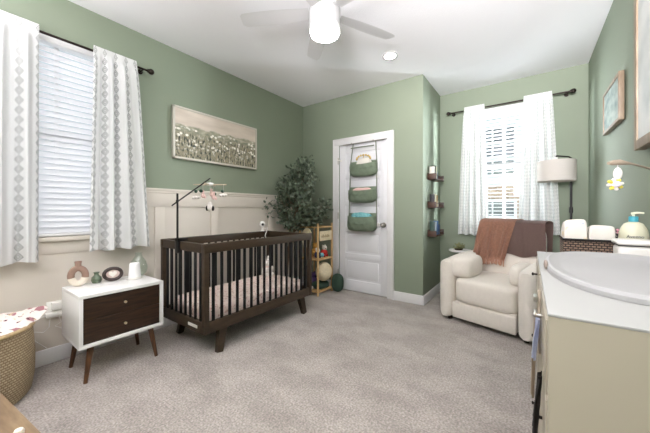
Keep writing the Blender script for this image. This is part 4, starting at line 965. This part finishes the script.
part('arm_pillow', MB().pillow((.235, .30, .53), (.06, .19, .10), 3.4, 9), B, ac, local=True)
for x in (-.34, .34):
    for y in (.08, .74): part('foot', MB().cyl((x, y, .001), (x, y, .045), .02, .024), M['dark'], ac, local=True)
part('recline_lever', MB().cyl((-.41, .30, .50), (-.425, .30, .50), .014, n=12), M['nickel'], ac, local=True)
# throws draped over the back
def drape(x0, x1, zf, zb_, off, flare, wav, seed_, shift=0):
    def fn(u, v):
        tilt = math.tan(math.radians(7))
        # path: front bottom (v=0) -> top -> back bottom
        Lf, Lt, Lb = .985-zf, .26, .985-zb_
        s = v*(Lf+Lt+Lb)
        if s < Lf: z = zf+s; y = .60+tilt*(z-.66)-off; fr = 1-s/Lf
        elif s < Lf+Lt:
            a = PI*(s-Lf)/Lt; yc = .72+tilt*.33; z = .985+ (.025+off)*math.sin(a); y = yc-(.125+off)*math.cos(a)-.0; fr = 0
            if a < .0: pass
        else: z = .985-(s-Lf-Lt); y = .845+tilt*(z-.66)+off; fr = 0
        x = x0+(x1-x0)*u
        x += (u-.5)*flare*fr + shift*fr
        n = wav*(math.sin(u*21+seed_)+.6*math.sin(u*37+seed_*2+z*5))*(.35+.65*fr)
        y -= abs(n) + .006
        # keep the cloth outside the seat/arm pillow
        x += .03*math.sin(v*6+seed_)*fr
        z += .012*math.sin(u*9+seed_)*(fr > .8)
        return (x, y, z)
    return fn
def throw(name, label, m, fn, fringe=None):
    o = thing(name, label, 'throw blanket', tuple(AO+Vector((0, 0, .6))), AT)
    o.location.z = 0; WM[o.name] = Matrix.Translation(AO) @ Matrix.Rotation(AT, 4, 'Z')
    part('cloth', MB().grid(fn, 46, 60, .009), m, o, local=True, ang=80)
    if fringe:
        w = MB(); rr = random.Random(3)
        for i in range(70):
            u = i/69; p = Vector(fn(u, 0)); q = p+Vector((rr.uniform(-.012, .012), -.004-rr.uniform(0, .012), -.045-rr.uniform(0, .02)))
            w.tube([p+Vector((0, -.004, .006)), (p+q)/2+Vector((rr.uniform(-.006, .006), -.008, 0)), q], [.004, .0045, .003], 5)
        part('fringe', w, m, o, local=True, kind='stuff')
throw('throw_blanket', 'mauve brown woven throw over the right half of the chair back', M['mauve'], drape(-.04, .325, .66, .55, .012, .0, .002, .3))
throw('throw_blanket', 'rust knitted fringed throw over the left of the chair back', M['rust'], drape(-.28, .075, .60, .5, .026, -.02, .022, 1.1, -.10), True)

# side table and succulent behind the armchair
stb = thing('side_table', 'round white side table behind the armchair arm', 'side table', (-.725, 3.975, 0))
part('table_top', MB().lathe([(.0001, .60), (.13, .60), (.135, .606), (.135, .616), (.13, .622), (.0001, .622)], (-.725, 3.975, 0), 40), M['lacq'], stb)
part('pedestal', MB().cyl((-.725, 3.975, .02), (-.725, 3.975, .60), .018), M['lacq'], stb)
part('foot', MB().lathe([(.0001, .001), (.11, .001), (.11, .012), (.02, .025)], (-.725, 3.975, 0), 32), M['lacq'], stb)
su = thing('small_plant', 'tiny branching plant in a dark dish on the round side table', 'plant', (-.735, 3.925, .623))
part('dish', MB().lathe([(.0001, .624), (.045, .624), (.052, .645), (.047, .646), (.0001, .64)], (-.735, 3.925, 0), 24), M['dark'], su)
w = MB(); r_ = random.Random(5)
for i in range(26):
    a = r_.uniform(0, 2*PI); e_ = r_.uniform(.15, 1.2); L_ = r_.uniform(.04, .085)
    w.cyl((-.735, 3.925, .64), (-.735+L_*math.cos(a)*math.cos(e_), 3.925+L_*math.sin(a)*math.cos(e_), .64+L_*math.sin(e_)), .005, .002, n=5)
    w.ball((-.735+L_*math.cos(a)*math.cos(e_), 3.925+L_*math.sin(a)*math.cos(e_), .64+L_*math.sin(e_)), .009, 6)
part('stems', w, M['twig'], su)

# floor lamp
lp = thing('floor_lamp', 'black floor lamp with a pale linen drum shade', 'floor lamp', (.37, 4.06, 0))
part('base', MB().lathe([(.0001, .001), (.13, .001), (.13, .015), (.03, .025)], (.36, 4.05, 0), 36), M['black'], lp)
part('pole', MB().cyl((.36, 4.05, .02), (.36, 4.05, 1.66), .011).cyl((.36, 4.05, 1.1), (.36, 4.05, 1.16), .017), M['black'], lp)
part('arm', MB().tube([(.36, 4.05, 1.655), (.36, 4.05, 1.69), (.34, 4.03, 1.705), (.23, 3.90, 1.705), (.225, 3.895, 1.68)], .008), M['black'], lp)
sh = MB().lathe([(.163, 1.435), (.165, 1.435), (.165, 1.65), (.163, 1.65)], (.225, 3.895, 0), 56)
part('lamp_shade', sh, M['shade'], lp)
part('shade_frame', MB().tube([(.225+.16*math.cos(2*PI*i/32), 3.895+.16*math.sin(2*PI*i/32), 1.645) for i in range(32)], .002, 6, True).cyl((.065, 3.895, 1.645), (.385, 3.895, 1.645), .002, n=6).cyl((.225, 3.735, 1.645), (.225, 4.055, 1.645), .002, n=6), M['black'], lp)
part('bulb', MB().ball((.225, 3.895, 1.56), .03, 16).cyl((.225, 3.895, 1.58), (.225, 3.895, 1.69), .014), M['plastic'], lp)

# ------------------------------------------------------------------ dresser
dx0, dx1, dy0, dy1, dz = .03, .505, .735, 1.81, .92
dr = thing('dresser', 'cream white changing table dresser in the right foreground', 'dresser', ((dx0+dx1)/2, (dy0+dy1)/2, 0))
part('cabinet', MB().box(dx0, dx1, dy0, dy0+.02, .0, dz-.004, .001).box(dx0, dx1, dy1-.02, dy1, .0, dz-.004, .001).box(dx0+.03, dx1, dy0+.02, dy1-.02, .05, dz-.004, 0).box(dx0, dx0+.03, (dy0+dy1)/2-.012, (dy0+dy1)/2+.012, .05, dz-.004, .001), M['dresser'], dr)
part('top', MB().box(dx0-.001, dx1, dy0-.001, dy1+.001, dz-.006, dz, .002), mat('dresser_top_paint', srgb(168, 168, 166), .6), dr)  # same white as the sides, left without their beige shading
ym = (dy0+dy1)/2
for ci, (ya, yb) in enumerate(((dy0+.024, ym-.014), (ym+.014, dy1-.024))):
    for (za, zb2) in ((.06, .39), (.40, .73), (.74, .90)):
        d = part('drawer', MB().box(dx0-.004, dx0+.018, ya, yb, za, zb2, .003).box(dx0+.018, dx0+.029, ya+.01, yb-.01, za+.01, zb2-.01, 0), M['dresser'], dr)
        zc = {.06: .30, .40: .59, .74: .855}[za]; yk = (.93, 1.52)[ci]
        part('knob', MB().cyl((dx0-.004, yk, zc), (dx0-.018, yk, zc), .004, n=10).ball((dx0-.020, yk, zc), .007, 14, (.7, 1, 1)), M['nickel'] if za > .6 and ci == 0 else M['bronze'], d)
# things hanging on the drawer fronts
so = thing('safety_strap', 'beige fabric safety strap across the nearest dresser drawer', 'safety strap', (dx0, 1.02, .84))
part('strap', MB().box(dx0-.012, dx0-.0055, 1.01, 1.03, .72, .90, .002), M['strap'], so)
part('buckle', MB().box(dx0-.022, dx0-.0125, 1.0, 1.04, .87, .885, .002).box(dx0-.022, dx0-.0125, 1.0, 1.04, .825, .84, .002), M['nickel'], so)
def hang(fnx, y0, y1, z0, z1, m, lab, nm_, cat):
    def fn(u, v): 
        y = y0+(y1-y0)*u; z = z1+(z0-z1)*v
        return (fnx-.008-.010*v-.005*math.sin(u*12+v*3), y, z)
    single(nm_, MB().grid(fn, 14, 18, .004), m, lab, cat, (fnx-.01, (y0+y1)/2, z1))
hang(dx0-.004, .96, 1.01, .72, .83, M['bluecloth'], 'blue and white striped cloth hanging on the dresser drawer front', 'hanging_cloth', 'cloth')
hang(dx0-.003, .82, .87, .60, .74, M['dgrey'], 'dark grey cloth strip hanging low on the dresser front', 'hanging_cloth', 'cloth')
hang(dx0-.006, 1.14, 1.20, .52, .80, M['strap'], 'beige cloth strip hanging from the dresser middle', 'hanging_cloth', 'cloth')

# changing pad: contoured shell
def padf(u, v):
    a = 2*PI*u
    prof = [(1.0, 0), (1.0, .012), (.985, .019), (.955, .021), (.91, .017), (.80, .008), (.62, .005), (.35, .005), (0.001, .005)]
    q = v*(len(prof)-1); i = min(int(q), len(prof)-2); f_ = q-i; k = prof[i][0]*(1-f_)+prof[i+1][0]*f_; z = prof[i][1]*(1-f_)+prof[i+1][1]*f_
    e = 2.5; cs, sn = math.cos(a), math.sin(a)
    wx = .225; wy = .425
    return (.272+wx*k*math.copysign(abs(cs)**(2/e), cs), 1.335+wy*k*math.copysign(abs(sn)**(2/e), sn), dz+.001+z)
m = MB().grid(padf, 72, 48); bmesh.ops.remove_doubles(m.bm, verts=m.bm.verts, dist=.0006); bmesh.ops.holes_fill(m.bm, edges=m.bm.edges)
cp = thing('changing_pad', 'white contoured changing pad with a raised oval rim', 'changing pad', (.272, 1.345, dz))
part('pad', m, mat('changing_pad_foam', srgb(172, 171, 172), .6), cp, ang=80)
part('strap_tab', MB().pillow((.046, 1.29, dz+.016), (.006, .04, .015), 2.4, 6), mat('taupe_leather', srgb(164, 148, 138), .6), cp)

# side cart behind the dresser with basket
sc_ = thing('side_cart', 'low white stand behind the dresser end, under the dark basket', 'stand', (.31, 2.06, 0))
ct = .86
part('top', MB().box(.10, .505, 1.83, 2.27, ct-.02, ct, .003), M['lacq'], sc_)
for x in (.115, .49):
    for y in (1.845, 2.255): part('leg', MB().box(x-.013, x+.013, y-.013, y+.013, .0, ct-.02, .002), M['lacq'], sc_)
part('shelf', MB().box(.105, .50, 1.84, 2.26, .30, .315, .002), M['lacq'], sc_)
db = thing('storage_basket', 'dark brown woven basket holding diapers behind the dresser', 'basket', (.32, 2.1, ct))
x0, x1, y0, y1, z0, z1 = .145, .50, 1.99, 2.21, ct+.0015, .972
def bwall(ax0, ay0, ax1, ay1):
    L_ = math.hypot(ax1-ax0, ay1-ay0)
    nx_, ny_ = (ay1-ay0)/L_*.008, -(ax1-ax0)/L_*.008
    def fn(u, v): return (ax0+(ax1-ax0)*u, ay0+(ay1-ay0)*u, z0+(z1-z0)*v)
    def fn2(u, v): return (ax0+(ax1-ax0)*u-nx_, ay0+(ay1-ay0)*u-ny_, z0+(z1-z0)*v)
    uf = lambda u, v: (u*L_, v*(z1-z0))
    return MB().grid(fn, 20, 6, 0, uvfn=uf).grid(fn2, 20, 6, 0, uvfn=uf)
for q in ((x0, y0, x1, y0), (x1, y0, x1, y1), (x1, y1, x0, y1), (x0, y1, x0, y0)): part('side', bwall(*q), M['darkweave'], db, smooth=False)
part('bottom', MB().box(x0, x1, y0, y1, z0, z0+.01, 0), M['darkweave'], db)
part('rim', MB().tube([(x0, y0, z1), (x1, y0, z1), (x1, y1, z1), (x0, y1, z1)], .007, 8, True), M['darkweave'], db)
def diaper(x, y, z, w_, h_, m, lab):
    o = thing('diaper_stack', lab, 'diapers', (x, y, z)); k = 4
    for i in range(k):
        yy = y-.068+.136*i/(k-1)
        part('diaper', MB().pillow((x, yy, z+h_/2), (w_/2, .024, h_/2-.004*i), 7, 9, wob=.008, rot=RY(1.5*((i % 2)*2-1))), m, o)
diaper(.197, 2.10, ct+.013, .094, .205, M['diaper'], 'stack of printed white diapers, left end of the dark basket')
diaper(.302, 2.10, ct+.013, .10, .175, M['cloth'], 'stack of plain white diapers in the middle of the dark basket')
single('floral_pouch', MB().pillow((.376, 2.14, .955), (.022, .035, .078), 2.6, 7), M['pouch'], 'dark floral pouch between the plain diapers and the lotion bottle', 'pouch', (.376, 2.14, .877))
lx, ly = .4215, 2.065
lo = thing('lotion_bottle', 'cream lotion bottle with a teal pump collar', 'lotion bottle', (lx, ly, ct+.013))
zb0 = ct+.013
part('bottle', MB().lathe([(.0001, zb0), (.050, zb0), (.054, zb0+.01), (.055, .985), (.053, 1.015), (.045, 1.042), (.034, 1.062), (.018, 1.070), (.015, 1.074), (.0001, 1.074)], (lx, ly, 0), 32, sx=1, sy=.72), M['lotion'], lo)
pc = part('pump', MB().lathe([(.018, 1.071), (.018, 1.095), (.015, 1.098), (.0001, 1.099)], (lx, ly, 0), 24), M['teal'], lo)
part('nozzle', MB().cyl((lx, ly, 1.096), (lx, ly, 1.11), .005).tube([(lx-.008, ly, 1.111), (lx+.010, ly-.006, 1.116), (lx+.034, ly-.014, 1.114)], [.006, .005, .004]), M['lotion'], pc)
def text(body, size, loc, rz, m, parent, name='lettering', ext=.0006):
    cu = bpy.data.curves.new(name, 'FONT'); cu.body = body; cu.size = size; cu.extrude = ext; cu.align_x = 'CENTER'
    tmp = bpy.data.objects.new('tmp', cu); COL.objects.link(tmp)
    dg = bpy.context.evaluated_depsgraph_get(); me = bpy.data.meshes.new_from_object(tmp.evaluated_get(dg)); bpy.data.objects.remove(tmp)
    me.name = name; bm = bmesh.new(); bm.from_mesh(me)
    bmesh.ops.transform(bm, matrix=Matrix.Translation(loc) @ RZ(rz) @ RX(90), verts=bm.verts); mb = MB(); mb.bm = bm
    me2 = part(name, mb, m, parent, smooth=False); bpy.data.meshes.remove(me); return me2
text('Aveeno', .020, (lx-.002, ly-.0405, .992), 4, M['ink'], lo)
text('baby', .011, (lx-.002, ly-.0405, .981), 4, M['ink'], lo)
wc = thing('wipes_container', 'white lidded wipes box in front of the lotion bottle', 'wipes container', (.41, 1.91, ct))
part('tub', MB().box(.33, .50, 1.85, 1.97, ct+.0015, .966, .016, seg=4), M['plastic'], wc)
part('lid', MB().box(.325, .503, 1.845, 1.975, .969, .992, .011, seg=4), M['plastic'], wc)
part('gasket', MB().box(.329, .50, 1.849, 1.971, .966, .969, .001), M['dgrey'], wc)

# wooden toy arm over the changing pad with a hanging bird
ta = thing('wooden_toy_hanger', 'taupe wooden arm reaching over the changing pad', 'toy hanger', (.488, 1.792, dz))
part('arm', MB().tube([(.222, 1.385, 1.293), (.234, 1.397, 1.295), (.253, 1.404, 1.296), (.269, 1.42, 1.294), (.29, 1.44, 1.292), (.475, 1.785, 1.275)], [.005, .009, .010, .007, .0036, .0042], 12), mat('taupe_wood', srgb(150, 136, 120), .6), ta)
part('post', MB().cyl((.49, 1.795, dz+.012), (.475, 1.785, 1.28), .007), M['pine'], ta)
part('foot', MB().cyl((.488, 1.792, dz+.001), (.488, 1.792, dz+.012), .014), M['pine'], ta)
hb = thing('hanging_toy', 'white and lilac felt bird with yellow petals hanging from the wooden arm', 'hanging toy', (.248, 1.40, 1.21))
hx, hy = .248, 1.4005
part('string', MB().cyl((hx, hy, 1.288), (hx, hy, 1.27), .0009, n=5), M['lilac'], hb)
part('body', MB().ball((hx, hy, 1.256), .0133, 16, (.9, .9, 1.65)), M['whitep'], hb)
fl = Vector((hx-.008, hy-.009, 1.219))
part('blossom', MB().ball(fl, .0145, 14, (1.1, 1, .8)), M['lilac'], hb)
rt = Vector((.76, .65, 0))
for i in range(8):
    a = 2*PI*i/8+.2; c_ = fl+rt*.026*math.cos(a)+Vector((0, 0, .017*math.sin(a)))
    part('petal', MB().cyl(fl+(c_-fl)*.4, c_, .004, .006, n=8).ball(c_, .0062, 10, (1, 1, .8)), M['yellowp'] if i % 2 else M['whitep'], hb)

# repeats share a group phrase
GR = {'curtain': 'patterned curtains at the two windows', 'window_blind': 'slatted blinds in the two windows', 'curtain_rod': 'curtain rods above the windows',
      'recessed_light': 'recessed lights in the ceiling', 'wall_ledge': 'wooden book ledges on the alcove wall', 'book': 'books standing on the wall ledges',
      'diaper_stack': 'diaper stacks in the dark basket', 'throw_blanket': 'throws over the armchair back', 'framed_picture': 'oak framed pictures on the right wall',
      'folded_cloth': 'folded cloths in the door organizer', 'hanging_cloth': 'cloth strips hanging on the dresser front'}
for ob_ in list(SC.objects):
    if ob_.parent is None and 'label' in ob_:
        k_ = ob_.name.split('.')[0]
        if k_ in GR: ob_['group'] = GR[k_]
        elif ob_['category'] == 'plush toy' and k_ != 'plush_bunny': ob_['group'] = 'plush toys on the bamboo shelf'
